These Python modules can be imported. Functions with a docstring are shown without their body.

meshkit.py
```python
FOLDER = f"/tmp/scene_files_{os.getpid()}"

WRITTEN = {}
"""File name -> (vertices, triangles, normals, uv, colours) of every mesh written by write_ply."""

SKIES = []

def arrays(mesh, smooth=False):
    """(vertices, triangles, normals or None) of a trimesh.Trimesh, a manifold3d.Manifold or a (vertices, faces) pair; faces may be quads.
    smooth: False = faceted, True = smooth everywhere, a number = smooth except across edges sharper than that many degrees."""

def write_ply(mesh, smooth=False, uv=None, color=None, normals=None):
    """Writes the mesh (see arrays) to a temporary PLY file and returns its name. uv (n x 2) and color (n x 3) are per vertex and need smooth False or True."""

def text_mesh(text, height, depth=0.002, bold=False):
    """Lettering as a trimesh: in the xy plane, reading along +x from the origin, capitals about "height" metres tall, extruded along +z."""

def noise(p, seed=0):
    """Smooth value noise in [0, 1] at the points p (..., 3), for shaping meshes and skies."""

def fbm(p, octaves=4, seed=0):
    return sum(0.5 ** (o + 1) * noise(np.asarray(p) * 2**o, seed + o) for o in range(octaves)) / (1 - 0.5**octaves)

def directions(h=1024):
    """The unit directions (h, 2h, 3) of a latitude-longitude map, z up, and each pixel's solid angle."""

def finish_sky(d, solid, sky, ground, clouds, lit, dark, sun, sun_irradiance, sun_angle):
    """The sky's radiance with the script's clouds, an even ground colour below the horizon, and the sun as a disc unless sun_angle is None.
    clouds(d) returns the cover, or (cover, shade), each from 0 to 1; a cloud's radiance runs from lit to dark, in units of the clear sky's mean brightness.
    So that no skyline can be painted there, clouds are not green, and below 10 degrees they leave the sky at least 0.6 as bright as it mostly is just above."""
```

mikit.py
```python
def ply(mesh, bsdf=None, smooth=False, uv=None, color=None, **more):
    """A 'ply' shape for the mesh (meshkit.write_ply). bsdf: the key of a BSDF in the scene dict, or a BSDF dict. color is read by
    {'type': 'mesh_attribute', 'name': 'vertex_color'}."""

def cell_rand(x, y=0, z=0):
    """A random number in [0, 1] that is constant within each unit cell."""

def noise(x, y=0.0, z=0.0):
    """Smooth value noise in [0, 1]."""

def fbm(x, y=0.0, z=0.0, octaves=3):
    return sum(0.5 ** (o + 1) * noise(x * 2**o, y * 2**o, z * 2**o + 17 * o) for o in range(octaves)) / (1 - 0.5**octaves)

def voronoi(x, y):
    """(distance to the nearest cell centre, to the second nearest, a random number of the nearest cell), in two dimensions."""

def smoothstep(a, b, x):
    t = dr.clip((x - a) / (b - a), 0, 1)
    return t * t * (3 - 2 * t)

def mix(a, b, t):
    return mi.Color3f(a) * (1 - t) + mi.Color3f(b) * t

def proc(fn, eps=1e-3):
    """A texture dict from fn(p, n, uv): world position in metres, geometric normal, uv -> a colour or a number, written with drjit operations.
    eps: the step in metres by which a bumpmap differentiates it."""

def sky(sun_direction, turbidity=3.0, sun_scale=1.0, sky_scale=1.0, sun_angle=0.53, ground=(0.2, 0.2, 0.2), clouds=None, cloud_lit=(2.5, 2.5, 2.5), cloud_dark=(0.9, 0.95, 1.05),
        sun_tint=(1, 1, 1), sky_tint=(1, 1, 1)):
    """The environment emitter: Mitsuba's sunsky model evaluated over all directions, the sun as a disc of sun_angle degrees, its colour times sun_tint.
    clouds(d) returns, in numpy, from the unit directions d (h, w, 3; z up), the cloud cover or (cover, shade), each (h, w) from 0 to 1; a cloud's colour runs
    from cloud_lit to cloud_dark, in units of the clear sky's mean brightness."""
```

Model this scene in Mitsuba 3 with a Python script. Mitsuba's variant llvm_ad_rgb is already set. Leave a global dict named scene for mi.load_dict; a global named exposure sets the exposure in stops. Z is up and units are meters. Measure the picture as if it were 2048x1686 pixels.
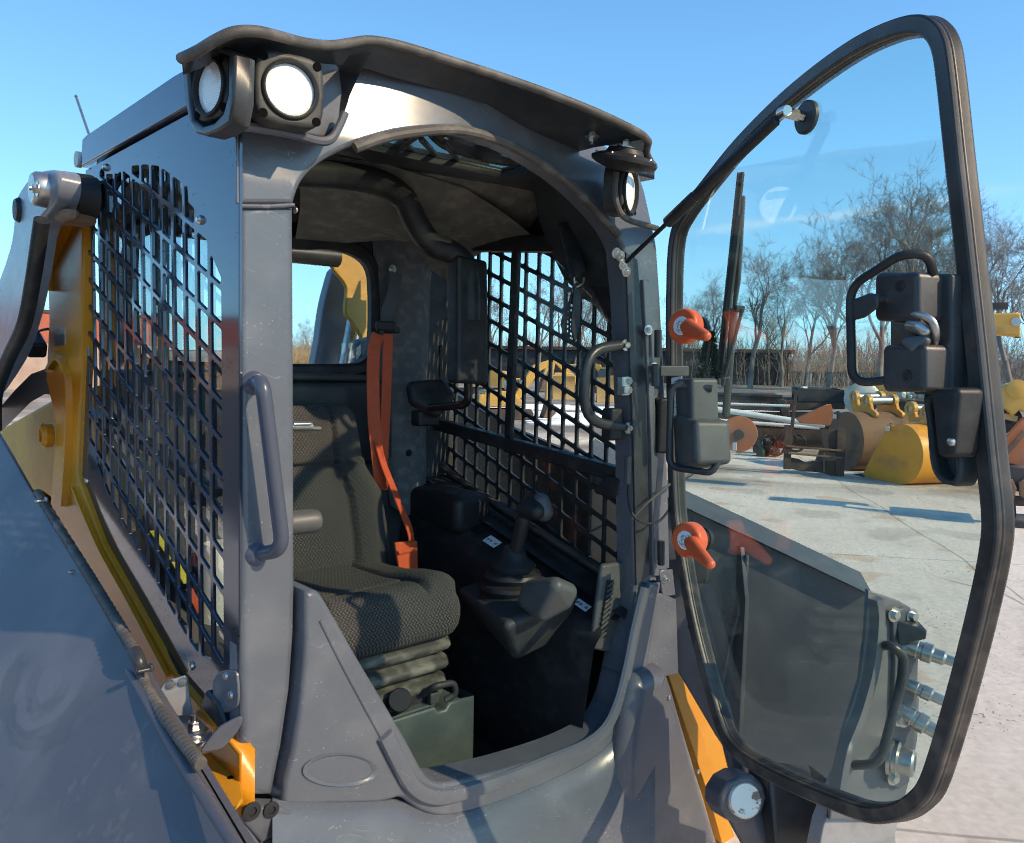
import math, random, os
import numpy as np, trimesh, manifold3d as m3, drjit as dr, mitsuba as mi, mikit
from shapely.geometry import Polygon, Point, LineString, box as sbox
from shapely import affinity
from mikit import proc, noise, fbm, mix, smoothstep, cell_rand
T = mi.ScalarTransform4f
scene, labels = {'type': 'scene'}, {}

# ------------------------------------------------------------------ camera, sky, exposure
W, H, F = 2048., 1686., 1650.
YAW, PITCH, ROLL = map(math.radians, (42.0, 4.2, 1.0))
CAM = np.array([-.612, -1.40, 1.62])
fw = np.array([math.sin(YAW)*math.cos(PITCH), math.cos(YAW)*math.cos(PITCH), -math.sin(PITCH)])
_r = np.cross(fw, [0, 0, 1]); _r /= np.linalg.norm(_r); _u = np.cross(_r, fw)
up = _u*math.cos(ROLL) - _r*math.sin(ROLL); rt = np.cross(fw, up)
scene['camera'] = {'type': 'perspective', 'fov': math.degrees(2*math.atan(W/2/F)), 'fov_axis': 'x', 'near_clip': 0.05, 'far_clip': 3000.,
                   'to_world': T().look_at(origin=CAM.tolist(), target=(CAM+fw).tolist(), up=up.tolist())}
SUN_AZ, SUN_EL = math.radians(17), math.radians(33)
SUN = np.array([math.sin(SUN_AZ)*math.cos(SUN_EL), -math.cos(SUN_AZ)*math.cos(SUN_EL), math.sin(SUN_EL)])
def streaks(d):
    """A faint worn-out contrail low over the wood."""
    az = np.degrees(np.arctan2(d[..., 0], d[..., 1])); el = np.degrees(np.arcsin(np.clip(d[..., 2], -1, 1))); out = 0.
    from meshkit import fbm as nf
    q = nf(np.stack([az*.35, el*1.1, az*0], -1), 3, 3)
    for e0, a0, a1, k, w, s in ((8.6, 52, 74, .09, .26, .34),):
        out = out + s*np.exp(-((el-e0-k*(az-a0)+.8*(q-.5))/w)**2)*np.clip((az-a0)/5, 0, 1)*np.clip((a1-az)/8, 0, 1)*q*1.6
    return np.clip(out, 0, 1)
scene['sky'] = mikit.sky(SUN.tolist(), turbidity=2.2, sky_scale=1.7, sun_tint=(1.0, .97, .93), sky_tint=(.79, 1.10, 1.25), ground=(.3, .29, .27), clouds=streaks, cloud_lit=(2.4, 2.4, 2.4))
exposure = 1.75


# ------------------------------------------------------------------ measuring and mesh helpers
def ray(x, y): return fw + rt*(x-W/2)/F - up*(y-H/2)/F
def hit(x, y, p, n):
    d = ray(x, y); n = np.array(n, float)
    return CAM + d*(np.dot(np.array(p)-CAM, n)/np.dot(d, n))
def gr(x, y, z=0.): return hit(x, y, (0, 0, z), (0, 0, 1))
def fr(x, y, Y=0.): return hit(x, y, (0, Y, 0), (0, 1, 0))
def sd(x, y, X=0.): return hit(x, y, (X, 0, 0), (1, 0, 0))
def N(v): v = np.array(v, float); return v/np.linalg.norm(v)


class Plane:
    """A flat working plane in the place: origin p, axes u and v in it, n = u x v."""
    def __init__(s, p, u, v): s.p, s.u, s.v = np.array(p, float), N(u), N(v); s.n = N(np.cross(s.u, s.v))
    def P(s, x, y, h=0.): return hit(x, y, s.p + s.n*h, s.n)
    def uv(s, x, y, h=0.): d = s.P(x, y, h)-s.p; return (d@s.u, d@s.v)
    def W(s, a, b, h=0.): return s.p + s.u*a + s.v*b + s.n*h
    def T(s, v): v = np.asarray(v, float); return s.p + v[:, :1]*s.u + v[:, 1:2]*s.v + v[:, 2:3]*s.n


FRONT = Plane((0, 0, 0), (1, 0, 0), (0, 0, 1))           # face of the cab, n towards the viewer (-y)
SIDE = Plane((0, 0, 0), (0, -1, 0), (0, 0, 1))           # near flank, n = -x
FAR = Plane((1.16, 0, 0), (0, -1, 0), (0, 0, 1))         # far flank seen from inside
HINGE = fr(1345, 470); HINGE[2] = 0
DT = math.radians(66)
DOOR = Plane(HINGE, (-math.cos(DT), -math.sin(DT), 0), (0, 0, 1))   # opened door, n towards the cab opening


def cat(*ms): return trimesh.util.concatenate([m for m in ms if m is not None])
def tm(v, f, merge=True):
    m = trimesh.Trimesh(np.asarray(v, float), np.asarray(f), process=False)
    if merge: m.merge_vertices()
    return m
def man(m): 
    k = m.to_mesh(); return trimesh.Trimesh(k.vert_properties[:, :3], k.tri_verts, process=False)
def spl(pts, n=6, closed=False):
    p = np.array(pts, float); k = len(p); out = []
    g = (lambda i: p[i % k]) if closed else (lambda i: p[min(max(i, 0), k-1)])
    for i in range(k if closed else k-1):
        a, b, c, d = g(i-1), g(i), g(i+1), g(i+2)
        for t in np.arange(n)/n:
            out.append(.5*(2*b+(c-a)*t+(2*a-5*b+4*c-d)*t*t+(3*b-a-3*c+d)*t**3))
    if not closed: out.append(p[-1])
    return np.array(out)
def area2(p): p = np.asarray(p); return .5*np.sum(p[:, 0]*np.roll(p[:, 1], -1)-np.roll(p[:, 0], -1)*p[:, 1])
def inset(p, r):
    """Same number of points, moved inwards (counter-clockwise outline) by r along mitres."""
    p = np.asarray(p, float); a, b = p-np.roll(p, 1, 0), np.roll(p, -1, 0)-p
    na, nb = (np.stack([-e[:, 1], e[:, 0]], 1)/np.maximum(np.linalg.norm(e, axis=1, keepdims=True), 1e-9) for e in (a, b))
    m = na+nb; m /= np.maximum(np.linalg.norm(m, axis=1, keepdims=True), 1e-9)
    return p + m*(r/np.maximum((m*na).sum(1, keepdims=True), .5))
def bev(pl, pts, h0, h1, r=.004, holes=(), steps=3, back=True):
    """A plate in the plane from height h0 to h1 along n, its edge at h1 rounded by r."""
    loops = []
    for i, q in enumerate([pts, *holes]):
        q = np.asarray(q, float)
        q = q[np.linalg.norm(q-np.roll(q, 1, 0), axis=1) > 1e-6]
        if (area2(q) > 0) != (i == 0): q = q[::-1]
        loops.append(q)
    v, f, off, tops, bots = [], [], 0, [], []
    for q in loops:
        k = len(q)
        rings = [(0, h0)] + [(r*(1-math.cos(a)), h1-r+r*math.sin(a)) for a in np.linspace(0, math.pi/2, steps+1)] if r > 0 else [(0, h0), (0, h1)]
        ringp = []
        for d, h in rings:
            z = inset(q, d) if d else q
            ringp.append(z); v += [np.c_[z, np.full(k, h)]]
        for j in range(len(rings)-1):
            i = np.arange(k); a = off+j*k+i; b = off+j*k+(i+1) % k
            f += [np.stack([a, b, b+k], 1), np.stack([a, b+k, a+k], 1)]
        off += k*len(rings); tops.append(ringp[-1]); bots.append(q)
    for lp, h, flip in ((tops, h1, False), (bots, h0, True)):
        if flip and not back: continue
        pg = Polygon(lp[0], lp[1:])
        if not pg.is_valid: pg = pg.buffer(0)
        for g in getattr(pg, 'geoms', [pg]):
            cv, cf = trimesh.creation.triangulate_polygon(g, engine='earcut')
            cf = np.asarray(cf); e = cv[cf]
            s = np.cross(e[:, 1]-e[:, 0], e[:, 2]-e[:, 0]) > 0
            cf = np.where(s[:, None], cf, cf[:, ::-1])
            f.append((cf[:, ::-1] if flip else cf)+off); v.append(np.c_[cv, np.full(len(cv), h)]); off += len(cv)
    v = np.vstack(v); return tm(pl.T(v), np.vstack(f))
def pp(pl, pts, h=0.): return np.array([pl.uv(x, y, h) for x, y in pts])
def ext(pl, poly, h0, h1):
    out = []
    for g in getattr(poly, 'geoms', [poly]):
        if g.is_empty or g.area < 1e-9: continue
        m = trimesh.creation.extrude_polygon(g, h1-h0, engine='earcut'); v = np.array(m.vertices); v[:, 2] += h0
        out.append(tm(pl.T(v), m.faces))
    return cat(*out)
def frames(p, closed, up0=None):
    t = np.roll(p, -1, 0)-np.roll(p, 1, 0) if closed else np.gradient(p, axis=0)
    t /= np.maximum(np.linalg.norm(t, axis=1, keepdims=True), 1e-12)
    if up0 is not None:
        n = np.tile(np.array(up0, float), (len(p), 1)); n -= t*(n*t).sum(1, keepdims=True); n /= np.linalg.norm(n, axis=1, keepdims=True)
        return t, n, np.cross(t, n)
    n = np.zeros_like(p); a = np.array([0, 0, 1.]) if abs(t[0][2]) < .9 else np.array([1., 0, 0]); n[0] = N(np.cross(t[0], a))
    for i in range(1, len(p)): n[i] = N(n[i-1]-t[i]*np.dot(n[i-1], t[i]))
    return t, n, np.cross(t, n)
def sweep(prof, pts, closed=False, up0=None, scale=None):
    """Sweeps the closed profile (b, n) along the points."""
    p = np.array(pts, float); t, n, b = frames(p, closed, up0); q = np.asarray(prof, float); k = len(q); L = len(p)
    s = np.ones(L) if scale is None else np.asarray(scale)
    v = (p[:, None] + s[:, None, None]*(q[None, :, :1]*b[:, None] + q[None, :, 1:]*n[:, None])).reshape(-1, 3)
    f = []; i = np.arange(k)
    for j in range(L if closed else L-1):
        a = j*k+i; a2 = j*k+(i+1) % k; c = ((j+1) % L)*k+i; c2 = ((j+1) % L)*k+(i+1) % k
        f += [np.stack([a, c, c2], 1), np.stack([a, c2, a2], 1)]
    if not closed:
        for j, fl in ((0, 1), (L-1, 0)):
            c = len(v); v = np.vstack([v, v[j*k:(j+1)*k].mean(0)]); a, a2 = j*k+i, j*k+(i+1) % k
            f.append(np.stack([a, a2, a*0+c] if fl else [a2, a, a*0+c], 1))
    m = tm(v, np.vstack(f)); m.fix_normals(); return m
def circ(r, k=12): a = np.arange(k)*2*np.pi/k; return np.stack([np.cos(a), np.sin(a)], 1)*r
def tube(pts, r, closed=False, k=12, n=0):
    p = spl(pts, n, closed) if n else np.array(pts, float)
    if np.ndim(r): r = np.interp(np.linspace(0, 1, len(p)), np.linspace(0, 1, len(r)), r); return sweep(circ(1, k), p, closed, None, r)
    return sweep(circ(r, k), p, closed)
def bent(pts, r, rad, k=12, seg=5):
    """A bent bar: straight runs with corners rounded by rad."""
    p = [np.array(x, float) for x in pts]; out = [p[0]]
    for a, b, c in zip(p, p[1:], p[2:]):
        d1, d2 = a-b, c-b; q = min(rad, np.linalg.norm(d1)*.48, np.linalg.norm(d2)*.48); s, e = b+N(d1)*q, b+N(d2)*q
        for t in np.linspace(0, 1, seg+1): out.append((1-t)**2*s+2*t*(1-t)*b+t*t*e)
    return tube(out+[p[-1]], r, k=k)
def align(axis):
    z = N(axis); x = N(np.cross([0, 0, 1], z)) if abs(z[2]) < .99 else np.array([1., 0, 0]); M = np.eye(4); M[:3, 0], M[:3, 1], M[:3, 2] = x, np.cross(z, x), z; return M
def lathe(prof, p, axis, k=28):
    m = trimesh.creation.revolve(np.array(prof, float), sections=k); m.apply_transform(align(axis)); m.apply_translation(p); m.merge_vertices(); m.fix_normals(); return m
def cyl(p0, p1, r, k=20, c=.1):
    p0, p1 = np.array(p0, float), np.array(p1, float); L = np.linalg.norm(p1-p0); e = min(r*c, L*.3)
    return lathe([(0, 0), (r-e, 0), (r, e), (r, L-e), (r-e, L), (0, L)], p0, p1-p0, k)
def rbx(c, s, r=.008, R=None, q=8):
    """A box of size s with rounded edges, turned by R and set at c."""
    h = np.array(s)/2-r; b = m3.Manifold.sphere(r, q)
    m = man(m3.Manifold.batch_hull([b.translate((h*np.array(k)).tolist()) for k in np.ndindex(2, 2, 2) for k in [np.array(k)*2-1]]))
    if R is not None: m.vertices = m.vertices@np.asarray(R).T
    m.apply_translation(c); return m
def hullpts(pts, r, q=8):
    b = m3.Manifold.sphere(r, q); return man(m3.Manifold.batch_hull([b.translate(list(map(float, x))) for x in pts]))
def bar(p0, p1, w, h, r=.003, upv=(0, 0, 1)):
    """A straight bar of section w x h."""
    p0, p1 = np.array(p0, float), np.array(p1, float); z = N(p1-p0); x = N(np.cross(upv, z)); y = np.cross(z, x)
    return rbx((p0+p1)/2, (w, h, np.linalg.norm(p1-p0)), r, np.stack([x, y, z], 1))
def loft(rows, close=False):
    r = np.array(rows, float); a, b = r.shape[:2]; f = []
    for i in range(a-1):
        j = np.arange(b if close else b-1); p = i*b+j; q = i*b+(j+1) % b
        f += [np.stack([p, q, q+b], 1), np.stack([p, q+b, p+b], 1)]
    return tm(r.reshape(-1, 3), np.vstack(f))
def hexbolt(p, axis, r, stud=1.2):
    a = N(axis); p = np.array(p, float)
    w = lathe([(0, 0), (r*1.7, 0), (r*1.7, r*.25), (0, r*.25)], p, a, 18)
    hx = lathe([(0, 0), (r, 0), (r, r*.8), (r*.85, r*.95), (0, r*.95)], p+a*r*.25, a, 6)
    return cat(w, hx, cyl(p+a*r, p+a*r*(1+stud), r*.5, 10)) if stud else cat(w, hx)
def subdiv(m, L): v, f = trimesh.remesh.subdivide_to_size(m.vertices, m.faces, L); return tm(v, f)


count = {}
def key(name, parent=None):
    k = f'{parent}__{name}' if parent else name
    n = count.get(k, 0); count[k] = n+1
    return k if n == 0 else f'{k}_{n:03d}'
def obj(name, mesh, m, parent=None, smooth=35, label=None, **more):
    k = key(name, parent); scene[k] = mikit.ply(mesh, m, smooth, **more)
    if label: labels[k] = {'label': label}
    return k
def thing(name, label, category, group=None):
    k = key(name); labels[k] = {'label': label, 'category': category}
    if group: labels[k]['group'] = group
    return k
def tag(k, label, category, group=None, kind=None):
    labels[k] = {'label': label}
    if category: labels[k]['category'] = category
    if group: labels[k]['group'] = group
    if kind: labels[k]['kind'] = kind


# ------------------------------------------------------------------ materials
def rgb(*c): return {'type': 'rgb', 'value': list(c)}
def prin(col, rough=.5, metal=0., spec=.5, **k):
    return {'type': 'twosided', 'b': {'type': 'principled', 'base_color': col if isinstance(col, dict) else rgb(*col), 'roughness': rough, 'metallic': metal, 'specular': spec, **k}}
def plain(name, col, rough=.5, metal=0., spec=.5, **k): scene[name] = prin(col, rough, metal, spec, **k)


def grey_fn(p, n, uv):
    dust = smoothstep(.45, .8, fbm(p.x*9, p.y*9, p.z*9, 4))
    fine = fbm(p.x*160, p.y*160, p.z*160, 2)
    s1 = noise(p.x*34+p.z*60+1.5*noise(p.x*9, p.z*9), p.y*40, p.z*3-p.x*5)
    scr = smoothstep(.009, .002, dr.abs(s1-.5))*smoothstep(.58, .74, noise(p.x*13+5, p.y*13, p.z*13))
    dots = smoothstep(.80, .86, noise(p.x*190+3, p.y*190, p.z*190))*smoothstep(.5, .75, noise(p.x*17, p.y*17, p.z*17+9))
    c = mix((.086, .096, .117), (.150, .158, .172), dust*.45+fine*.14)
    return mix(c, (.50, .49, .48), dr.clip(scr*.17+dots*.18, 0, 1))
def dusty(lo, hi, s=14, top=.5, sharp=(.4, .8)):
    def fn(p, n, uv):
        a = smoothstep(sharp[0], sharp[1], fbm(p.x*s, p.y*s, p.z*s, 4))
        g = fbm(p.x*s*18, p.y*s*18, p.z*s*18, 2)
        return mix(lo, hi, dr.clip(a*top+(g-.5)*.3, 0, 1))
    return proc(fn)
ARM0, _a1 = sd(-60, 765, -.10), sd(520, 1756, -.10); ARMU = N(_a1-ARM0); ARMV = np.array([-1, 0, -1.25]); ARMV = N(ARMV-ARMU*np.dot(ARMV, ARMU))
def arm_fn(p, n, uv):
    """Dusty grey paint with the swirls that a wiping hand left in the dust."""
    a, b = sum((q-o)*c for q, o, c in zip((p.x, p.y, p.z), ARM0, ARMU)), sum((q-o)*c for q, o, c in zip((p.x, p.y, p.z), ARM0, ARMV))
    dust = smoothstep(.3, .75, fbm(a*6, b*6, 2., 4))
    cx, cy = (b-.165)*.66, (a-1.60)*.66
    wob = .03*(fbm(a*14, b*14, 0, 3)-.5)
    r = dr.sqrt(cx*cx+cy*cy*.55)+wob
    left = smoothstep(-.035, .02, cx+.25*cy)
    sw = (smoothstep(.085, .078, r)*smoothstep(.050, .056, r)+smoothstep(.040, .035, r)*smoothstep(.016, .022, r))*left
    st = smoothstep(.42, .6, noise(r*150, dr.atan2(cy, cx)*1.6, 3.))
    edge = a-1.66-.5*(b-.1)+.16*(fbm(a*5, b*6, 9., 3)-.5)
    w2 = smoothstep(.0, .03, edge)*smoothstep(.28, .40, fbm(a*3+4, b*9, 5., 3))
    w3 = smoothstep(.60, .66, fbm(a*4+7, b*11, 2., 3))
    w = dr.clip(sw*(.6+.4*st)+w2*.55+w3*.12, 0, 1)
    g = fbm(p.x*260, p.y*260, p.z*260, 2)
    spot = smoothstep(.62, .74, fbm(p.x*70, p.y*55+2, 1., 3))*smoothstep(.62, .75, noise(p.x*9, p.y*9, 5))
    c = mix((.092, .094, .118), (.128, .126, .145), dust)*(1-.26*w)*(.93+.14*g)
    return mix(c, (.20, .18, .16), spot*.2)
scene['grey_paint'] = prin(proc(grey_fn), .28, 0., .65)
scene['arm_paint'] = prin(proc(arm_fn), .42, 0., .45)
plain('casting_paint', dusty((.082, .087, .105), (.135, .138, .155), 9), .33)
plain('dark_paint', dusty((.028, .03, .034), (.06, .062, .066), 16), .35)
plain('black_plastic', dusty((.016, .016, .018), (.05, .048, .045), 22), .5, 0., .4)
plain('lamp_black', dusty((.030, .029, .028), (.075, .068, .06), 30, .8), .55)
plain('hole_black', (.006, .006, .006), 1., 0., .05)
plain('black_gloss', (.012, .012, .014), .22)
plain('trim_plastic', dusty((.03, .033, .035), (.075, .08, .078), 9), .5, 0., .4)
plain('cover_plastic', dusty((.065, .068, .07), (.115, .118, .114), 12), .48)
plain('housing_plastic', dusty((.040, .038, .040), (.085, .08, .08), 14), .42)
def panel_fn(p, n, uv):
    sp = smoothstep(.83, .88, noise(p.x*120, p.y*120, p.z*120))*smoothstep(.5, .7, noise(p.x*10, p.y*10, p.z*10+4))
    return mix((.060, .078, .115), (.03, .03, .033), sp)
scene['panel_gloss'] = prin(proc(panel_fn), .08, .7, .7, clearcoat=.6, clearcoat_gloss=.97)  # bluish base paints the blue of the mirrored sky into the colour
def rubber_fn(p, n, uv):
    a = smoothstep(.42, .75, fbm(p.x*10, p.y*10, p.z*6, 4)); g = fbm(p.x*220, p.y*220, p.z*220, 2)
    low = smoothstep(.45, .7, fbm(p.x*26, p.y*26, p.z*26, 3))*smoothstep(1.75, .85, p.z+.5*(fbm(p.x*5, p.y*5, p.z*5, 2)-.5))
    c = mix((.024, .022, .022), (.075, .068, .064), a*.8+g*.2)
    return mix(c, (.16, .125, .095), low*.40)
scene['gasket_rubber'] = prin(proc(rubber_fn), .42, 0., .5)
plain('bead_rubber', dusty((.07, .063, .056), (.15, .135, .12), 30, .8), .6)
plain('yellow_paint', dusty((.50, .215, .012), (.54, .26, .04), 10), .34, 0., .4)
plain('flank_yellow_shade', dusty((.60, .225, .008), (.50, .22, .03), 8), .30, 0., .35)  # shaded copy of the chassis yellow, its shade tone put into the colour
plain('yellow_old', dusty((.52, .30, .05), (.30, .16, .05), 3, .8), .5)
plain('orange_grip', dusty((.72, .115, .035), (.70, .16, .08), 30), .38)
plain('belt_orange', dusty((.50, .075, .024), (.54, .105, .04), 40), .7)
plain('belt_grey', (.10, .10, .105), .8)  # plain dark grey of the belt hanger
plain('white_print', (.78, .79, .80), .5)
plain('ink', (.22, .22, .23), .6)
plain('red_print', (.55, .05, .03), .5)
plain('yellow_print', (.62, .55, .05), .5)
plain('zinc', (.62, .60, .56), .3, 1.)
plain('steel', dusty((.50, .49, .47), (.30, .27, .23), 60), .32, .9)
plain('worn_pin', dusty((.62, .60, .56), (.16, .12, .09), 34, 1., (.55, .62)), .35, .5)
def lens_fn(p, n, uv):
    h = dr.sin(p.z*1500)*.5+.5; v = dr.sin((p.x-p.y)*900)*.5+.5
    return mix((.88, .88, .86), (.60, .61, .62), .45*h+.25*v+.4*smoothstep(.6, .75, fbm(p.x*60, p.y*60, p.z*60, 3)))
scene['lens_white'] = prin(proc(lens_fn), .14, 0., .7, clearcoat=.8)
plain('mirror', (.75, .76, .78), .04, 1.)
plain('bracket_white', dusty((.27, .27, .28), (.17, .165, .16), 26), .5)
plain('link_paint', dusty((.16, .18, .22), (.26, .28, .31), 14), .3)
def weave(p):
    """Short slanting ticks of light yarn, row upon row, as the cloth is woven."""
    t = (p.z+.85*p.y)/.0080; row = dr.floor(t); u = p.x/.0106+.5*row; a, b = u-dr.floor(u)-.5, t-row-.5
    s = 1-2*(row-2*dr.floor(row*.5)); w = dr.abs(a-.55*s*b+.25*(noise(p.x*300, p.z*300, p.y*300)-.5))
    return smoothstep(.24, .10, w)*smoothstep(.5, .36, dr.abs(b))
def fabric_fn(p, n, uv):
    wear = fbm(p.x*7, p.y*7, p.z*7, 3)
    return mix((.022, .023, .023), (.140, .137, .132), weave(p)*(.55+.6*wear)+.10*noise(p.x*420, p.y*420, p.z*420))
scene['seat_fabric'] = {'type': 'twosided', 'b': {'type': 'bumpmap', 't': proc(lambda p, n, uv: weave(p), 8e-4), 'scale': .0014,
                        'i': {'type': 'principled', 'base_color': proc(fabric_fn), 'roughness': .9, 'specular': .15}}}
plain('headliner', dusty((.14, .135, .12), (.23, .22, .19), 34, .8), .95, 0., .1)
plain('carpet', dusty((.12, .12, .125), (.20, .20, .205), 40, .8), .95, 0., .1)
plain('bellows_rubber', dusty((.042, .042, .038), (.17, .165, .14), 26, .9), .6)
plain('box_green_cast', dusty((.052, .070, .072), (.105, .125, .122), 11), .45)  # green cast of light through the door glass, put into the colour
scene['glass'] = {'type': 'thindielectric', 'int_ior': 1.5, 'specular_transmittance': rgb(.76, .88, .835), 'specular_reflectance': rgb(1., 1., 1.)}
scene['side_glass'] = {'type': 'thindielectric', 'int_ior': 1.35, 'specular_transmittance': rgb(.90, .95, .93), 'specular_reflectance': rgb(.2, .2, .2)}
scene['tint_glass'] = {'type': 'thindielectric', 'int_ior': 1.5, 'specular_transmittance': rgb(.58, .70, .72)}
scene['roof_glass'] = {'type': 'thindielectric', 'int_ior': 1.5, 'specular_transmittance': rgb(.30, .38, .34)}
scene['clear_glass'] = {'type': 'thindielectric', 'int_ior': 1.5, 'specular_transmittance': rgb(.90, .95, .93)}
# outdoor things
plain('cat_yellow', dusty((.57, .32, .06), (.43, .28, .12), 2.5, .8), .45)
plain('bucket_yellow', dusty((.72, .30, .025), (.46, .20, .06), 3.5, .8), .42)
plain('boot_black', (.016, .016, .017), .5)
plain('handle_paint', (.062, .070, .098), .3)
plain('cat_dusty', dusty((.52, .33, .12), (.33, .20, .10), 2.2, .9), .55)
plain('rust_brown', dusty((.19, .105, .06), (.085, .055, .045), 4, 1.), .75)
plain('rust_dark', dusty((.05, .036, .032), (.13, .08, .06), 4, .9), .75)
plain('rust_orange', dusty((.46, .15, .06), (.32, .14, .08), 3, .9), .65)
plain('black_iron', dusty((.02, .022, .026), (.07, .06, .055), 3, .8), .6)
plain('green_iron', dusty((.03, .06, .03), (.10, .14, .08), 5, .8), .55)
plain('off_white', dusty((.66, .63, .56), (.48, .42, .34), 5, .8), .55)
plain('pipe_white', dusty((.80, .80, .78), (.6, .57, .5), 2, .6), .35)
plain('cab_glass', (.05, .09, .11), .1, 0., .7)
plain('bark', dusty((.22, .195, .175), (.33, .30, .275), 1.6, .9), .9, 0., .1)
plain('needles', dusty((.018, .034, .018), (.04, .06, .03), 4, .9), .8, 0., .1)
plain('dry_grass', dusty((.40, .29, .17), (.28, .20, .13), 1.1, .9), .95, 0., .1)
plain('snow', dusty((.82, .83, .85), (.60, .58, .55), 1.3, .7), .9, 0., .2)
plain('brick_wall', dusty((.42, .115, .07), (.30, .10, .07), .6, .8), .85)
plain('block_wall', dusty((.42, .31, .25), (.30, .17, .12), .8, .9), .85)


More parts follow.
